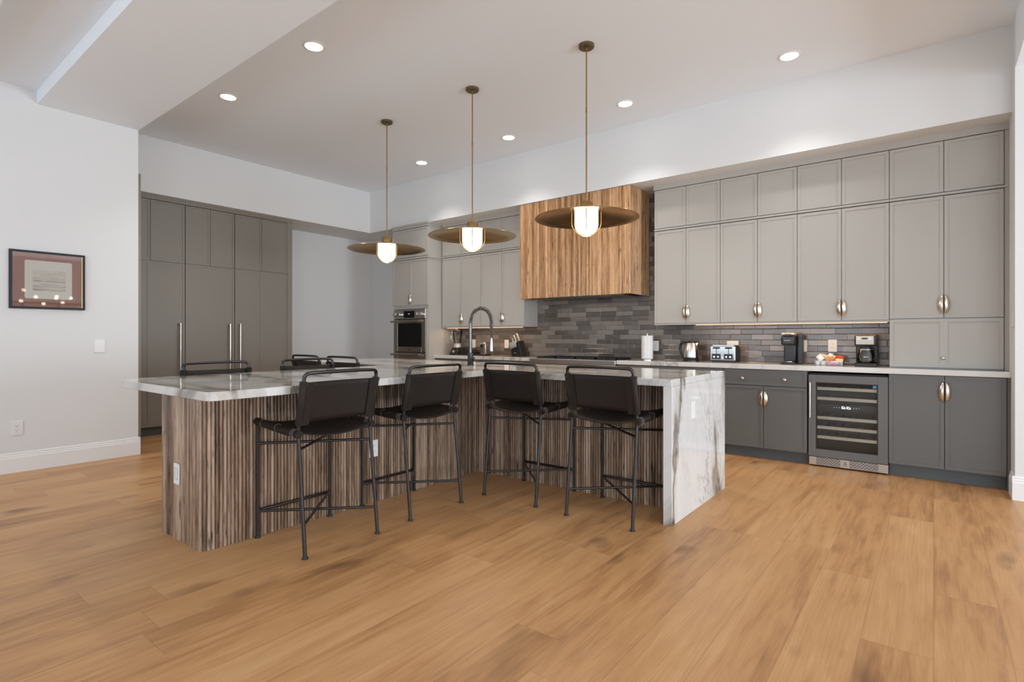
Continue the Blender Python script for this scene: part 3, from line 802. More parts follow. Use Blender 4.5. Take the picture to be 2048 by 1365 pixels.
# spring wound round the arch
L = [0]
for p, q in zip(line, line[1:]): L.append(L[-1] + (q - p).length)
turns, spr = 30, []
for i in range(turns * 10 + 1):
    s = L[-1] * i / (turns * 10)
    k = max(j for j in range(len(L)) if L[j] <= s + 1e-9); k = min(k, len(line) - 2)
    f = (s - L[k]) / (L[k + 1] - L[k]); p = line[k].lerp(line[k + 1], f); tg = (line[k + 1] - line[k]).normalized()
    n1 = Vector((0, 1, 0)); n2 = tg.cross(n1); a = 2 * PI * i / 10
    spr.append(p + (n1 * math.cos(a) + n2 * math.sin(a)) * .0165)
obj('spring', B().tube(spr, .0038, 6), 'gunfaucet', t, smooth=60)
obj('spray_head', B().lathe((fx + 2 * R, fy, 1.05), [(0, 0), (.017, 0), (.018, .01), (.014, .09), (.010, .12), (0, .122)], 20), 'steel', t, smooth=40)
obj('holder_arm', B().tube([(fx, fy, 1.215), (fx + 2 * R - .02, fy, 1.222)], .006, 10).tube([(fx + 2 * R + .022 * math.cos(a), fy + .022 * math.sin(a), 1.222) for a in [2 * PI * k / 16 for k in range(16)]], .006, 8, closed=True), 'gunfaucet', t, smooth=40)
obj('lever', B().tube([(fx + .024, fy, .965), (fx + .055, fy - .01, .968), (fx + .075, fy - .03, .99)], [.009, .008, .006], 10), 'gunfaucet', t, smooth=40)

# ------------------------------------------------------------------ bar stools
def corner(p, q, r, n=6):
    return None
def make_stool():
    t = thing('bar_stool', '', 'bar stool', (0, 0, 0), 'leather bar stools round the island')
    W, WF, D = .2365, .240, .498
    rt = .0105
    zt = .987; rcn = .030
    # rear legs: up, bend forward at seat, lean back to the top rail
    for s in (-1, 1):
        b = B().tube([(s * W, 0, .012), (s * (W - .003), .070, .655), (s * (W - .003), .066, .69), (s * (W - .001), .028, .86), (s * (W - .001), .012, .94)], rt, 12)
        o = obj('rear_leg', b, 'frame', t, smooth=50)
        obj('foot_pad', B().lathe((s * W, 0, 0), [(0, 0), (.016, 0), (.016, .007), (.011, .014), (0, .014)], 14), 'blackmatt', o, smooth=50)
        b = B().tube([(s * WF, D, .012), (s * WF, D, .655), (s * WF, D - .006, .674), (s * WF, D - .022, .682)], rt, 12)
        o = obj('front_leg', b, 'frame', t, smooth=50)
        obj('foot_pad', B().lathe((s * WF, D, 0), [(0, 0), (.016, 0), (.016, .007), (.011, .014), (0, .014)], 14), 'blackmatt', o, smooth=50)
    w = W - .001
    pts = [(-w, .014, .930)] + [(-w + rcn - rcn * math.cos(a), .012 - .012 * (a / (PI / 2)), zt - rcn + rcn * math.sin(a)) for a in [PI / 2 * k / 6 for k in range(7)]]
    mid = [(x, -.006 * (1 - (x / w) ** 2), zt + .003 * (1 - (x / w) ** 2)) for x in (-.12, 0, .12)]
    pts = pts + mid + [(-x, y, z) for x, y, z in reversed(pts)]
    obj('top_rail', B().tube(pts, rt, 12), 'frame', t, smooth=60)
    # side rails under the seat edges
    for s in (-1, 1): obj('side_rail', B().tube([(s * WF, D - .02, .682), (s * (W - .003), .070, .655)], rt * .9, 10), 'frame', t, smooth=50)
    # braces
    for p, q in (((-WF, D, .555), (W - .002, .06, .562)), ((WF, D, .547), (-W + .002, .06, .572))): obj('upper_brace', B().tube([p, q], .008, 10), 'frame', t, smooth=50)
    for p, q in (((-WF, D, .158), (W, .017, .158)), ((WF, D, .168), (-W, .018, .172))): obj('lower_brace', B().tube([p, q], .008, 10), 'frame', t, smooth=50)
    obj('foot_rest', B().tube([(-WF, D, .162), (WF, D, .162)], .0095, 10), 'frame', t, smooth=50)
    # seat sling
    rows = []
    for i in range(13):
        f = i / 12; y = .045 + (D - .045) * f; ze = .655 + .030 * (y - .07) / (D - .07)
        rows.append([(x, y, ze + .010 - .034 * (1 - (x / .24) ** 2)) for x in [-.24 + .48 * k / 16 for k in range(17)]])
    st = obj('seat', B().grid(rows), 'leather', t, smooth=70, solid=.005)
    for s in (-1, 1): obj('seat_sleeve', B().tube([(s * .240, .052, .655), (s * .243, .25, .667), (s * .243, D + .004, .686)], [.021, .0235, .021], 14), 'leather', st, smooth=50)
    b = B()
    for s in (-1, 1):
        for y in (.075, .088, .101, .26, .42):
            z = .655 + .030 * (y - .07) / (D - .07)
            b = B().tube([(s * .242 + .0245 * math.cos(a), y + .006 * math.sin(a), z + .0245 * math.sin(a)) for a in [2 * PI * k / 14 for k in range(14)]], .0016, 5, closed=True)
            obj('lacing', b, 'lace', st)
    # back sling
    rows = []
    for i in range(9):
        f = i / 8; z = .715 + .222 * f; yc = .062 - .050 * f
        rows.append([(x, yc - .012 + .022 * (1 - (x / w) ** 2), z + .0) for x in [-w + 2 * w * k / 16 for k in range(17)]])
    bk = obj('backrest', B().grid(rows), 'leather', t, smooth=70, solid=.005)
    for s in (-1, 1):
        b = B().tube([(s * w, .064, .700), (s * w, .062, .712), (s * w, .034, .83), (s * w, .014, .932), (s * w, .012, .942)], [.014, .0205, .0205, .0195, .014], 14)
        b.hexa([(s * (w - .006), .048, .702), (s * (w - .052), .050, .702), (s * (w - .052), .056, .702), (s * (w - .006), .058, .702), (s * (w - .006), -.009, .938), (s * (w - .052), -.005, .938), (s * (w - .052), .001, .938), (s * (w - .006), .003, .938)])
        obj('back_sleeve', b, 'leather', bk, smooth=40)
    b = B()
    for s in (-1, 1):
        for z, y in ((.712, .063), (.724, .060), (.925, .016), (.936, .014)):
            b = B().tube([(s * w + .022 * math.cos(a), y + .022 * math.sin(a), z + .005 * math.sin(a)) for a in [2 * PI * k / 14 for k in range(14)]], .0022, 5, closed=True)
            obj('lacing', b, 'frame', bk)
    return t
stool = make_stool()
SPOTS = [
    ((-2.63, 1.8165), PI / 2, 'dark leather bar stool nearest the camera, at the near end of the island'),
    ((-2.645, 2.562), PI / 2, 'second dark leather bar stool along the island stem, in front of the faucet'),
    ((-2.4075, 3.045), 0, 'dark leather bar stool by the inner island corner, in front of the range'),
    ((-1.676, 3.03), 0, 'dark leather bar stool tucked beside the marble waterfall panel'),
    ((-4.245, 1.825), -PI / 2, 'bar stool behind the island end, only its back showing before the tall handles'),
    ((-4.245, 2.575), -PI / 2, 'bar stool behind the island with its back partly hiding two further stools'),
    ((-5.07, 3.04), 0, 'furthest bar stool behind the island, before the taupe cabinet edge'),
    ((-4.44, 3.04), 0, 'rear bar stool behind the island standing before the white nook wall'),
]
for i, ((x, y), r, lab) in enumerate(SPOTS):
    if i == 0: stool.location = (x, y, 0); stool.rotation_euler = (0, 0, r); stool['label'] = lab
    else: dup(stool, (x, y, 0), r, lab, 'leather bar stools round the island')

# ------------------------------------------------------------------ pendants
def pendant(x, label, turn):
    y = 3.77
    t = thing('pendant_light', label, 'pendant light', (x, y, 3.52), 'brass disc pendants over the island')
    obj('canopy', B().lathe((x, y, 3.52), [(0, 0), (.062, 0), (.062, -.02), (.056, -.026), (.012, -.028), (.010, -.05), (0, -.05)], 28), 'bronze', t, smooth=40)
    obj('rod', B().tube([(x, y, 3.475), (x, y, 2.25)], .0055, 10).tube([(x, y, 3.02), (x, y, 2.98)], .0075, 10), 'brass', t, smooth=40)
    obj('socket_cap', B().lathe((x, y, 2.20), [(0, .062), (.012, .062), (.052, .058), (.054, .052), (.054, .004), (.06, 0), (0, 0)], 28), 'brass', t, smooth=40)
    sh = B().lathe((x, y, 0), [(.055, 2.200), (.12, 2.193), (.25, 2.170), (.36, 2.146), (.412, 2.131), (.414, 2.127), (.411, 2.126), (.36, 2.141), (.25, 2.165), (.12, 2.188), (.055, 2.195)], 64)
    obj('disc_shade', sh, 'brass', t, smooth=40)
    g = [(.0, 2.002), (.03, 2.0035), (.055, 2.012), (.075, 2.027), (.088, 2.048), (.094, 2.075), (.094, 2.187), (.0, 2.187)]
    obj('glass_globe', B().lathe((x, y, 0), g, 32), 'opal', t, smooth=50)
    b = B()
    for k in range(2):
        a = math.radians(turn + 90 * k); c, s = math.cos(a), math.sin(a); R = .118
        pts = [(R * q, zz) for q, zz in [(-1, 2.185), (-1, 2.14)] + [(-math.cos(w), 2.105 - .118 * math.sin(w)) for w in [PI * i / 18 for i in range(19)]] + [(1, 2.14), (1, 2.185)]]
        b.tube([(x + r * c, y + r * s, z) for r, z in pts], .0036, 8)
    obj('cage', b, 'brass', t, smooth=60)
    L = bpy.data.lights.new('pendant_bulb', 'POINT'); L.energy = 11; L.color = (1, .87, .70); L.shadow_soft_size = .09
    o = bpy.data.objects.new('pendant_bulb', L); COL.objects.link(o); o.location = (x, y, 1.94)
pendant(-4.668, 'brass disc pendant hanging furthest left, by the white nook wall', 75)
pendant(-3.42, 'middle brass disc pendant above the spring faucet', 42)
pendant(-2.19, 'right and largest looking brass disc pendant in front of the timber hood', 30)

# ------------------------------------------------------------------ recessed downlights
CANS = {(-5.41, 2.435): 'round recessed downlight at far left by the beam, nearest the tall cabinets', (-3.924, 2.435): 'round recessed downlight near the ceiling beam, high above the island',
        (-5.41, 4.955): 'round recessed downlight furthest away, near the left pendant rod', (-3.924, 4.955): 'round recessed downlight between the middle and right pendant rods',
        (-2.433, 4.955): 'round recessed downlight right of the right pendant rod', (-.944, 4.955): 'round recessed downlight at far right of the ceiling'}
for (x, y), lab in CANS.items():
    t = thing('recessed_downlight', lab, 'downlight', (x, y, 3.52), 'recessed ceiling downlights')
    obj('trim_ring', B().lathe((x, y, 3.52), [(.066, 0), (.088, 0), (.088, -.003), (.070, -.007), (.066, -.004)], 32), 'trim', t, smooth=40)
    obj('lens', B().lathe((x, y, 3.52), [(0, -.005), (.068, -.005), (.068, 0), (0, 0)], 32), 'lens', t)
    L = bpy.data.lights.new('downlight_beam', 'SPOT'); L.energy = 56; L.color = (1, .98, .96); L.spot_size = math.radians(104); L.spot_blend = .9; L.shadow_soft_size = .065
    o = bpy.data.objects.new('downlight_beam', L); COL.objects.link(o); o.location = (x, y, 3.50)

# ------------------------------------------------------------------ left wall: picture, switch, outlet
X = -6.305
t = thing('framed_picture', 'small framed sepia seascape with rust mat on the left wall', 'picture', (X, 1.258, 1.69))
y0, y1, z0, z1 = .994, 1.523, 1.430, 1.945; f = .019
b = B().box(X + .001, X + .026, y0, y0 + f, z0, z1).box(X + .001, X + .026, y1 - f, y1, z0, z1).box(X + .001, X + .026, y0 + f, y1 - f, z0, z0 + f).box(X + .001, X + .026, y0 + f, y1 - f, z1 - f, z1)
obj('frame', b, 'blackmatt', t, bevel=.002)
obj('mat_board', B().box(X + .002, X + .008, y0 + f, y1 - f, z0 + f, z1 - f), 'mat_board', t)
obj('gilt_slip', B().box(X + .008, X + .020, y1 - f - .006, y1 - f, z0 + f, z1 - f), 'gilt', t)
def rrect(b, xa, xb, ya, yb, za, zb, r):
    pl = []
    for cy, cz, a in ((yb - r, zb - r, 0), (ya + r, zb - r, 90), (ya + r, za + r, 180), (yb - r, za + r, 270)):
        for k in range(5):
            w = math.radians(a + 22.5 * k); pl.append((cy + r * math.cos(w), cz + r * math.sin(w)))
    a_ = [b.m.verts.new((xa, *p)) for p in pl]; c_ = [b.m.verts.new((xb, *p)) for p in pl]; n = len(pl)
    b.m.faces.new(a_); b.m.faces.new(c_)
    for i in range(n): b.m.faces.new((a_[i], a_[(i + 1) % n], c_[(i + 1) % n], c_[i]))
    return b
pp = obj('paper', rrect(B(), X + .0085, X + .0095, 1.097, 1.428, 1.522, 1.862, .014), 'cream', t)
obj('drawing', B().box(X + .0096, X + .0102, 1.150, 1.383, 1.595, 1.777), 'sketch', pp)
obj('glass', B().box(X + .0205, X + .0225, y0 + f, y1 - f, z0 + f, z1 - f), 'glass', t)
def plate(name, label, cat, c, n, kind, w=.075, h=.118, wide=False):
    t = thing(name, label, cat, c)
    obj('cover_plate', outlet(B(), c, n, w, h, .007), 'white', t, bevel=.0015)
    obj('slots', slots(c, n, .0072, kind, wide), 'slot' if kind == 'outlet' else 'trim', t)
plate('light_switch', 'white rocker light switch on the left wall below the picture', 'switch', (X + .0005, 1.64, 1.092), '+x', 'switch', .085, .12)
plate('wall_outlet', 'white socket low on the left wall above the baseboard', 'outlet', (X + .0005, 1.046, .385), '+x', 'outlet', .085, .122)
plate('light_switch', 'white switch on the side of the alcove by the right cabinets', 'switch', (.4645, 5.42, 1.317), '-x', 'switch', .075, .118)
Ws = 6.0115
plate('wall_outlet', 'white socket on the dark tiles left of the knife block', 'outlet', (-4.792, Ws, 1.080), '-y', 'outlet')
plate('wall_outlet', 'white socket on the dark tiles behind the blender and faucet', 'outlet', (-5.425, Ws, 1.080), '-y', 'outlet')
plate('wall_outlet', 'white socket on the dark tiles beside the paper towel roll', 'outlet', (-2.562, Ws, 1.075), '-y', 'outlet')
plate('wall_outlet', 'white socket lying sideways on the tiles above the toaster', 'outlet', (-1.695, Ws, 1.10), '-y', 'outlet', .118, .075, True)
plate('wall_outlet', 'white socket on the tiles right behind the pod coffee machine', 'outlet', (-1.025, Ws, 1.092), '-y', 'outlet')
plate('wall_outlet', 'white socket on the tiles above the snack basket', 'outlet', (-.768, Ws, 1.095), '-y', 'outlet')

# ------------------------------------------------------------------ things on the worktop
Z = .9145
# paper towel
c = (-2.60, 5.86)
t = thing('paper_towel_holder', 'white paper towel roll on an upright holder', 'paper towel', (*c, Z))
obj('base', B().lathe((*c, Z), [(0, 0), (.075, 0), (.075, .006), (.06, .010), (0, .012)], 28), 'chrome', t, smooth=40)
obj('post', B().tube([(*c, Z + .01), (*c, Z + .30)], .006, 10).ball((*c, Z + .302), .010), 'chrome', t, smooth=50)
obj('paper_roll', B().lathe((*c, Z), [(.02, .014), (.064, .014), (.066, .03), (.066, .272), (.064, .280), (.02, .280)], 32).hexa([(c[0] + .03, c[1] - .06, Z + .014), (c[0] + .066, c[1] - .02, Z + .014), (c[0] + .067, c[1] - .018, Z + .014), (c[0] + .03, c[1] - .062, Z + .014), (c[0] + .03, c[1] - .06, Z + .28), (c[0] + .066, c[1] - .02, Z + .28), (c[0] + .067, c[1] - .018, Z + .28), (c[0] + .03, c[1] - .062, Z + .28)]), 'paper', t, smooth=40)
# kettle
c = (-2.085, 5.84)
t = thing('electric_kettle', 'brushed steel electric kettle with black handle', 'kettle', (*c, Z))
obj('power_base', B().lathe((*c, Z), [(0, 0), (.088, 0), (.088, .012), (.08, .018), (0, .018)], 28), 'black', t, smooth=40)
obj('body', B().lathe((*c, Z), [(0, .045), (.080, .045), (.079, .10), (.070, .16), (.058, .200), (.0, .201)], 32), 'steel', t, smooth=40)
obj('lower_band', B().lathe((*c, Z), [(0, .018), (.078, .019), (.081, .03), (.081, .045), (0, .046)], 32), 'black', t, smooth=40)
obj('lid', B().lathe((*c, Z), [(.0, .2015), (.058, .2015), (.052, .212), (.02, .218), (.0, .220)], 28), 'black', t, smooth=40)
obj('handle', B().tube([(c[0] - .045, c[1] - .01, Z + .205), (c[0] - .085, c[1] - .01, Z + .206), (c[0] - .112, c[1] - .01, Z + .185), (c[0] - .118, c[1] - .01, Z + .13), (c[0] - .106, c[1] - .01, Z + .08), (c[0] - .084, c[1] - .01, Z + .045), (c[0] - .074, c[1] - .01, Z + .03)], [.010, .013, .014, .013, .012, .012, .010], 12), 'black', t, smooth=60)
obj('spout', B().hexa([(c[0] + .058, c[1] - .016, Z + .150), (c[0] + .066, c[1] - .004, Z + .150), (c[0] + .066, c[1] + .004, Z + .150), (c[0] + .058, c[1] + .016, Z + .150), (c[0] + .05, c[1] - .022, Z + .198), (c[0] + .082, c[1] - .006, Z + .202), (c[0] + .082, c[1] + .006, Z + .202), (c[0] + .05, c[1] + .022, Z + .198)]), 'steel', t)
# toaster
t = thing('toaster', 'chrome four slice toaster with black sides', 'toaster', (-1.715, 5.86, Z))
x0, x1, y0, y1 = -1.855, -1.60, 5.765, 5.985
obj('body', B().box(x0 + .006, x1 - .006, y0 + .006, y1 - .006, Z + .018, Z + .175), 'blackmatt', t, bevel=.02, seg=3, smooth=40)
obj('foot', B().box(x0 + .01, x1 - .01, y0 + .01, y1 - .01, Z, Z + .018), 'black', t)
obj('front_plate', B().box(x0, x1, y0 - .002, y0 + .012, Z + .02, Z + .172), 'chromedark', t, bevel=.006, seg=2)
obj('top_plate', B().box(x0 + .02, x1 - .02, y0 + .02, y1 - .02, Z + .1752, Z + .179), 'chrome', t)
b = B()
for k in range(4): b.box(x0 + .035 + k * .052, x0 + .058 + k * .052, y0 + .035, y1 - .035, Z + .1792, Z + .180)
obj('bread_slots', b, 'black', t)
b = B()
for k in (.066, .188): b.box(x0 + k - .003, x0 + k + .003, y0 - .0035, y0 - .002, Z + .07, Z + .15)
for a, w in ((.02, .088), (.142, .088)): b.box(x0 + a, x0 + a + w, y0 - .0038, y0 - .002, Z + .035, Z + .088)
obj('control_recess', b, 'black', t)
for k in (.066, .188): obj('lever', B().box(x0 + k - .032, x0 + k + .032, y0 - .024, y0 - .004, Z + .142, Z + .160), 'black', t, bevel=.005, seg=2)
for k in (.045, .085, .167, .207): obj('dial', B().tube([(x0 + k, y0 - .002, Z + .058), (x0 + k, y0 - .014, Z + .058)], .011, 14), 'chrome', t, smooth=40)
obj('badge', B().box(x0 + .118, x0 + .136, y0 - .004, y0 - .002, Z + .035, Z + .062), 'white', t)
# pod coffee machine
def text_mesh(name, s, size, mat, parent, loc, rot):
    cu = bpy.data.curves.new(name, 'FONT'); cu.body = s; cu.size = size; cu.extrude = .0004; cu.align_x = 'CENTER'; cu.align_y = 'CENTER'
    o = bpy.data.objects.new(name, cu); COL.objects.link(o)
    dg = bpy.context.evaluated_depsgraph_get(); me = bpy.data.meshes.new_from_object(o.evaluated_get(dg))
    bpy.data.objects.remove(o); bpy.data.curves.remove(cu)
    me.transform(Matrix.Translation(Vector(loc) - WORLD[parent.name]) @ rot); me.materials.append(MAT[mat])
    q = bpy.data.objects.new(name, me); COL.objects.link(q); q.parent = parent; WORLD[q.name] = WORLD[parent.name]
    return q
RXZ = Matrix.Rotation(PI / 2, 4, 'X')
t = thing('pod_coffee_machine', 'slim black single cup pod coffee machine with silver lid', 'coffee machine', (-1.11, 5.83, Z))
x0, x1 = -1.172, -1.055
obj('base', B().box(x0 - .004, x1 + .004, 5.745, 5.97, Z, Z + .022), 'black', t, bevel=.006, seg=2)
obj('column', B().box(x0 + .004, x1 - .004, 5.86, 5.965, Z + .022, Z + .25), 'black', t, bevel=.012, seg=2, smooth=40)
hd = obj('brew_head', B().box(x0 - .002, x1 + .002, 5.755, 5.965, Z + .185, Z + .282), 'black', t, bevel=.018, seg=3, smooth=40)
obj('lid', B().box(x0 + .002, x1 - .002, 5.757, 5.90, Z + .283, Z + .305), 'silver', t, bevel=.009, seg=3, smooth=40)
obj('lid_slot', B().box(x0 + .028, x1 - .028, 5.7555, 5.757, Z + .290, Z + .297), 'slot', t)
obj('water_tank', B().box(x1 + .006, x1 + .05, 5.87, 5.965, Z, Z + .285), 'black', t, bevel=.008, seg=2)
obj('drip_tray', B().lathe((-1.113, 5.80, Z + .022), [(0, 0), (.048, 0), (.048, .008), (0, .008)], 24), 'steel_dark', t, smooth=40)
text_mesh('logo', 'KEURIG', .017, 'silver', hd, (-1.115, 5.7545, Z + .232), RXZ)
# snack basket
t = thing('snack_basket', 'small clear tray holding snack packets below the socket', 'basket', (-.76, 5.82, Z))
x0, x1, y0, y1 = -.885, -.655, 5.77, 5.90
b = B().box(x0, x1, y0, y1, Z, Z + .003).box(x0, x1, y0, y0 + .002, Z + .003, Z + .045).box(x0, x1, y1 - .002, y1, Z + .003, Z + .045).box(x0, x0 + .002, y0 + .002, y1 - .002, Z + .003, Z + .045).box(x1 - .002, x1, y0 + .002, y1 - .002, Z + .003, Z + .045)
obj('tray', b, 'glass', t)
def packet(name, lab, c, sz, rot, mat):
    bm = B(); rows = []
    for i in range(7):
        v = i / 6 * 2 - 1
        rows.append([(sz[0] / 2 * (j / 6 * 2 - 1), v * sz[2] / 2, 0) for j in range(7)])
    def pil(s): return [[(x, s * sz[1] / 2 * (1 - (2 * x / sz[0]) ** 4) * (1 - (2 * z / sz[2]) ** 4), z) for x, z, _ in r] for r in rows]
    bm.grid(pil(1)); bm.grid(pil(-1)); bmesh.ops.remove_doubles(bm.m, verts=bm.m.verts, dist=1e-5)
    bmesh.ops.transform(bm.m, matrix=Matrix.Translation(c) @ Matrix.Rotation(rot[1], 4, 'Y') @ Matrix.Rotation(rot[0], 4, 'X'), verts=bm.m.verts)
    return tag(obj(name, bm, mat, smooth=50), lab, 'snack', 'snack packets in the tray')
packet('snack_packet', 'silver grey snack packet lying across the tray top', (-.80, 5.845, Z + .076), (.095, .026, .055), (-.5, .25), 'silver')
packet('snack_packet', 'white pointed snack packet at the left of the tray top', (-.845, 5.815, Z + .070), (.05, .018, .06), (-.2, -.7), 'paper')
packet('snack_packet', 'orange snack packet leaning in the middle of the tray', (-.762, 5.80, Z + .058), (.075, .018, .04), (-.3, -.5), 'orange')
packet('snack_packet', 'white packet tucked above the orange one in the tray', (-.755, 5.84, Z + .085), (.06, .018, .04), (-.5, .6), 'paper')
packet('snack_packet', 'red topped snack packet standing at the right of the tray', (-.695, 5.85, Z + .066), (.07, .016, .05), (-.2, .1), 'red')
packet('snack_packet', 'pale yellow snack packet at the right front of the tray', (-.690, 5.81, Z + .046), (.065, .014, .035), (-.2, .1), 'yellow')
packet('snack_packet', 'lilac snack packet low at the tray front', (-.722, 5.786, Z + .030), (.06, .012, .024), (-.1, .05), 'lilac')
packet('snack_packet', 'red snack packet lying on the tray floor at the front', (-.735, 5.788, Z + .0125), (.07, .012, .017), (-.1, 0), 'red')
for k, (x, lab) in enumerate(((-.862, 'white creamer cup at the left corner of the tray'), (-.815, 'white creamer cup beside the corner cup in the tray'))):
    o = obj('creamer_cup', B().lathe((x, 5.80, Z + .0035), [(0, 0), (.014, 0), (.02, .034), (.023, .036), (0, .037)], 18), 'white', smooth=40); tag(o, lab, 'cup', 'creamer cups in the tray')
# drip coffee maker
t = thing('drip_coffee_maker', 'black drip coffee maker with glass carafe beside the hutch', 'coffee maker', (-.475, 5.84, Z))
x0, x1 = -.565, -.395
obj('base', B().box(x0, x1, 5.745, 5.965, Z, Z + .032), 'black', t, bevel=.008, seg=2)
obj('tower', B().box(x0, x1, 5.88, 5.965, Z + .032, Z + .285), 'black', t, bevel=.008, seg=2)
obj('brew_basket', B().box(x0, x1, 5.755, 5.88, Z + .185, Z + .285), 'black', t, bevel=.012, seg=2, smooth=40)
cp = obj('control_panel', B().box(x0 + .012, x1 - .022, 5.750, 5.7545, Z + .198, Z + .272), 'silver', t, bevel=.003)
obj('clock_display', B().box(x0 + .058, x0 + .10, 5.7485, 5.7498, Z + .245, Z + .258), 'slot', cp)
b = B()
for k in range(2): b.box(x0 + .02, x0 + .045, 5.7488, 5.7498, Z + .24 + k * .012, Z + .246 + k * .012).box(x0 + .108, x0 + .134, 5.7488, 5.7498, Z + .24 + k * .012, Z + .246 + k * .012)
obj('button', b, 'steel', cp)
cc = (-.482, 5.812)
cf = obj('carafe', B().lathe((*cc, Z + .034), [(0, 0), (.055, 0), (.066, .02), (.068, .06), (.058, .105), (.048, .125)], 32), 'glass', t, smooth=50, solid=.002)
obj('lid', B().lathe((*cc, Z + .034), [(0, .127), (.050, .127), (.048, .142), (0, .146)], 28), 'black', cf, smooth=40)
obj('handle', B().tube([(cc[0] + .05, cc[1] - .03, Z + .155), (cc[0] + .075, cc[1] - .045, Z + .15), (cc[0] + .08, cc[1] - .048, Z + .09), (cc[0] + .06, cc[1] - .036, Z + .06)], .007, 10), 'black', cf, smooth=60)
obj('band', B().lathe((*cc, Z + .034), [(.0505, .112), (.0545, .112), (.0505, .124), (.0485, .124)], 28), 'steel', cf, smooth=40)
# knife block
kx, ky = -4.455, 5.86
t = thing('knife_block', 'black knife block full of steel handled knives', 'knife block', (kx, ky, Z))
obj('block', B().hexa([(kx - .09, ky - .06, Z), (kx + .085, ky - .06, Z), (kx + .085, ky + .06, Z), (kx - .09, ky + .06, Z), (kx - .10, ky - .06, Z + .125), (kx + .03, ky - .06, Z + .215), (kx + .03, ky + .06, Z + .215), (kx - .10, ky + .06, Z + .125)]), 'black', t, bevel=.003)
ax = Vector((-.42, 0, .9)).normalized()
for i in range(6):
    p = Vector((kx - .098 + .011 * i * 1.6, ky - .055 + .0 * i, Z + .100 + .006 * i)); 
    obj('steak_knife', B().tube([p, p + Vector((-.012, -.012, .085))], .0065, 8), 'steel', t, smooth=40)
for i, (dx, dy, h) in enumerate(((-.08, .0, .10), (-.055, .02, .11), (-.03, -.02, .115), (-.01, .02, .125), (.012, .0, .105))):
    p = Vector((kx + dx, ky + dy, Z + .14 + (dx + .1) * .66))
    k = obj('knife', B().tube([p, p + ax * h * .5, p + ax * h], [.010, .011, .012], 10), 'blackmatt' if i == 1 else 'steel', t, smooth=40)
b = B().box(kx - .045, kx + .0, ky - .0612, ky - .0602, Z + .046, Z + .050)
obj('maker_mark', b, 'silver', t)
# can opener
cx_, cy_ = -5.055, 5.84
t = thing('electric_can_opener', 'tall slim steel can opener between the faucet and the socket', 'can opener', (cx_, cy_, Z))
obj('body', B().box(cx_ - .052, cx_ + .052, cy_ - .05, cy_ + .06, Z + .012, Z + .19), 'steel_dark', t, bevel=.014, seg=3, smooth=40)
obj('foot', B().box(cx_ - .056, cx_ + .06, cy_ - .054, cy_ + .066, Z, Z + .012), 'black', t)
obj('cutter_lever', B().box(cx_ - .04, cx_ + .05, cy_ - .072, cy_ - .051, Z + .165, Z + .195), 'chrome', t, bevel=.006, seg=2)
obj('cutter_wheel', B().tube([(cx_ - .015, cy_ - .051, Z + .135), (cx_ - .015, cy_ - .07, Z + .135)], .018, 16), 'black', t, smooth=40)
obj('side_trim', B().box(cx_ + .022, cx_ + .045, cy_ - .0535, cy_ - .0505, Z + .014, Z + .165), 'chrome', t)
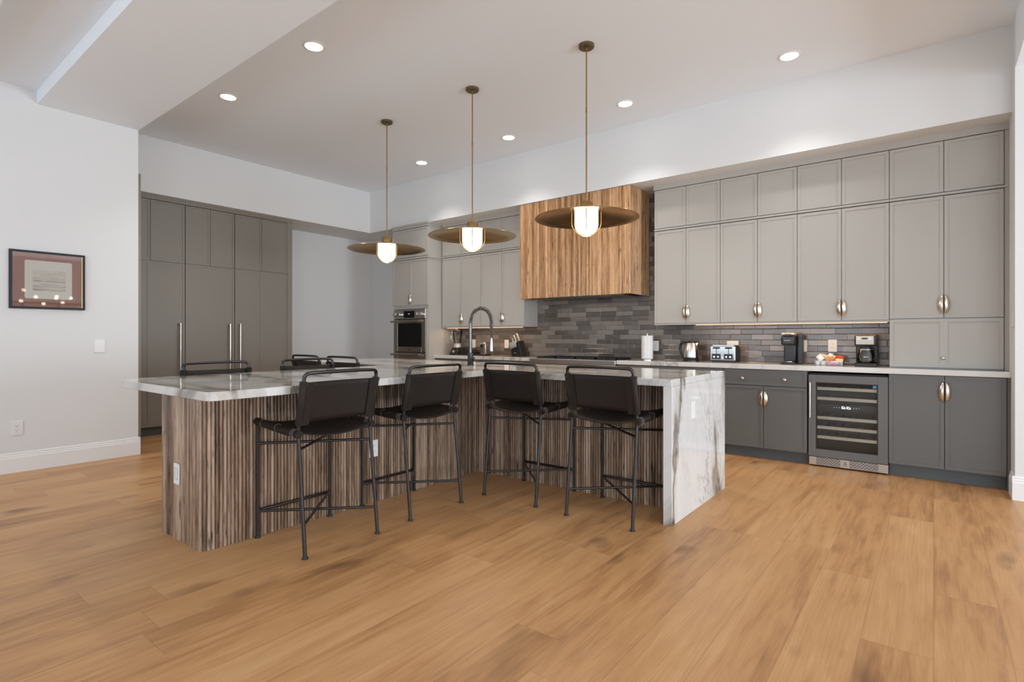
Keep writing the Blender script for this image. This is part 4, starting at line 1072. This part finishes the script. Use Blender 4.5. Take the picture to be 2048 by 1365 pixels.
# blender
bx, by = -5.56, 5.80
t = thing('countertop_blender', 'glass jar blender with black lid left of the faucet', 'blender', (bx, by, Z))
obj('base', B().hexa([(bx - .10, by - .08, Z), (bx + .08, by - .08, Z), (bx + .08, by + .08, Z), (bx - .10, by + .08, Z), (bx - .055, by - .055, Z + .11), (bx + .05, by - .055, Z + .11), (bx + .05, by + .055, Z + .11), (bx - .055, by + .055, Z + .11)]), 'black', t, bevel=.01, seg=2)
obj('collar', B().lathe((bx, by, Z + .11), [(0, 0), (.055, 0), (.05, .055), (.052, .06), (0, .06)], 24), 'silver', t, smooth=40)
j = obj('jar', B().lathe((bx, by, Z + .171), [(0, 0), (.046, .0), (.05, .02), (.072, .17), (.075, .175)], 28), 'glass', t, smooth=50, solid=.003)
obj('lid', B().lathe((bx, by, Z + .171), [(0, .177), (.072, .177), (.07, .195), (.03, .2), (.028, .225), (0, .226)], 24), 'black', t, smooth=40)
obj('handle', B().tube([(bx - .07, by - .02, Z + .33), (bx - .105, by - .03, Z + .32), (bx - .10, by - .03, Z + .23), (bx - .06, by - .02, Z + .2)], .008, 10), 'chrome', t, smooth=60)
obj('dial', B().tube([(bx + .0, by - .066, Z + .055), (bx + .0, by - .088, Z + .052)], .018, 16), 'chrome', t, smooth=40)
wx, wy = -5.30, 5.80
t = thing('sandwich_press', 'low black wedge shaped appliance beside the blender', 'appliance', (wx, wy, Z))
obj('lower_plate', B().box(wx - .095, wx + .10, wy - .1, wy + .1, Z, Z + .04), 'black', t, bevel=.012, seg=2)
obj('upper_plate', B().hexa([(wx - .095, wy - .1, Z + .043), (wx + .10, wy - .1, Z + .043), (wx + .10, wy + .1, Z + .043), (wx - .095, wy + .1, Z + .043), (wx - .085, wy - .09, Z + .125), (wx + .05, wy - .09, Z + .085), (wx + .05, wy + .09, Z + .085), (wx - .085, wy + .09, Z + .125)]), 'black', t, bevel=.01, seg=2)

# ------------------------------------------------------------------ globe chandelier in the dining area (seen in the picture glass)
t = thing('globe_chandelier', 'cluster of small glowing globes reflected in the picture glass', 'chandelier', (3.2, 3.0, 3.377))
obj('canopy', B().lathe((3.2, 3.0, 3.377), [(0, 0), (.12, 0), (.12, -.03), (0, -.03)], 28), 'brass', t, smooth=40)
GL = [(2.6, 2.35, 2.02), (2.8, 2.62, 1.95), (3.0, 2.9, 2.06), (3.1, 3.05, 1.92), (3.3, 2.75, 2.22), (3.25, 3.3, 2.06), (3.4, 3.45, 1.98), (3.45, 3.35, 2.12), (3.6, 3.65, 2.10)]
for x, y, z in GL:
    g = obj('glass_globe', B().ball((x, y, z), .034), 'bulb', t, smooth=60)
    obj('cord', B().tube([(x, y, z + .03), (x, y, z + .09), (3.2 + (x - 3.2) * .1, 3.0 + (y - 3.0) * .1, 3.35)], .003, 6), 'brass', g)
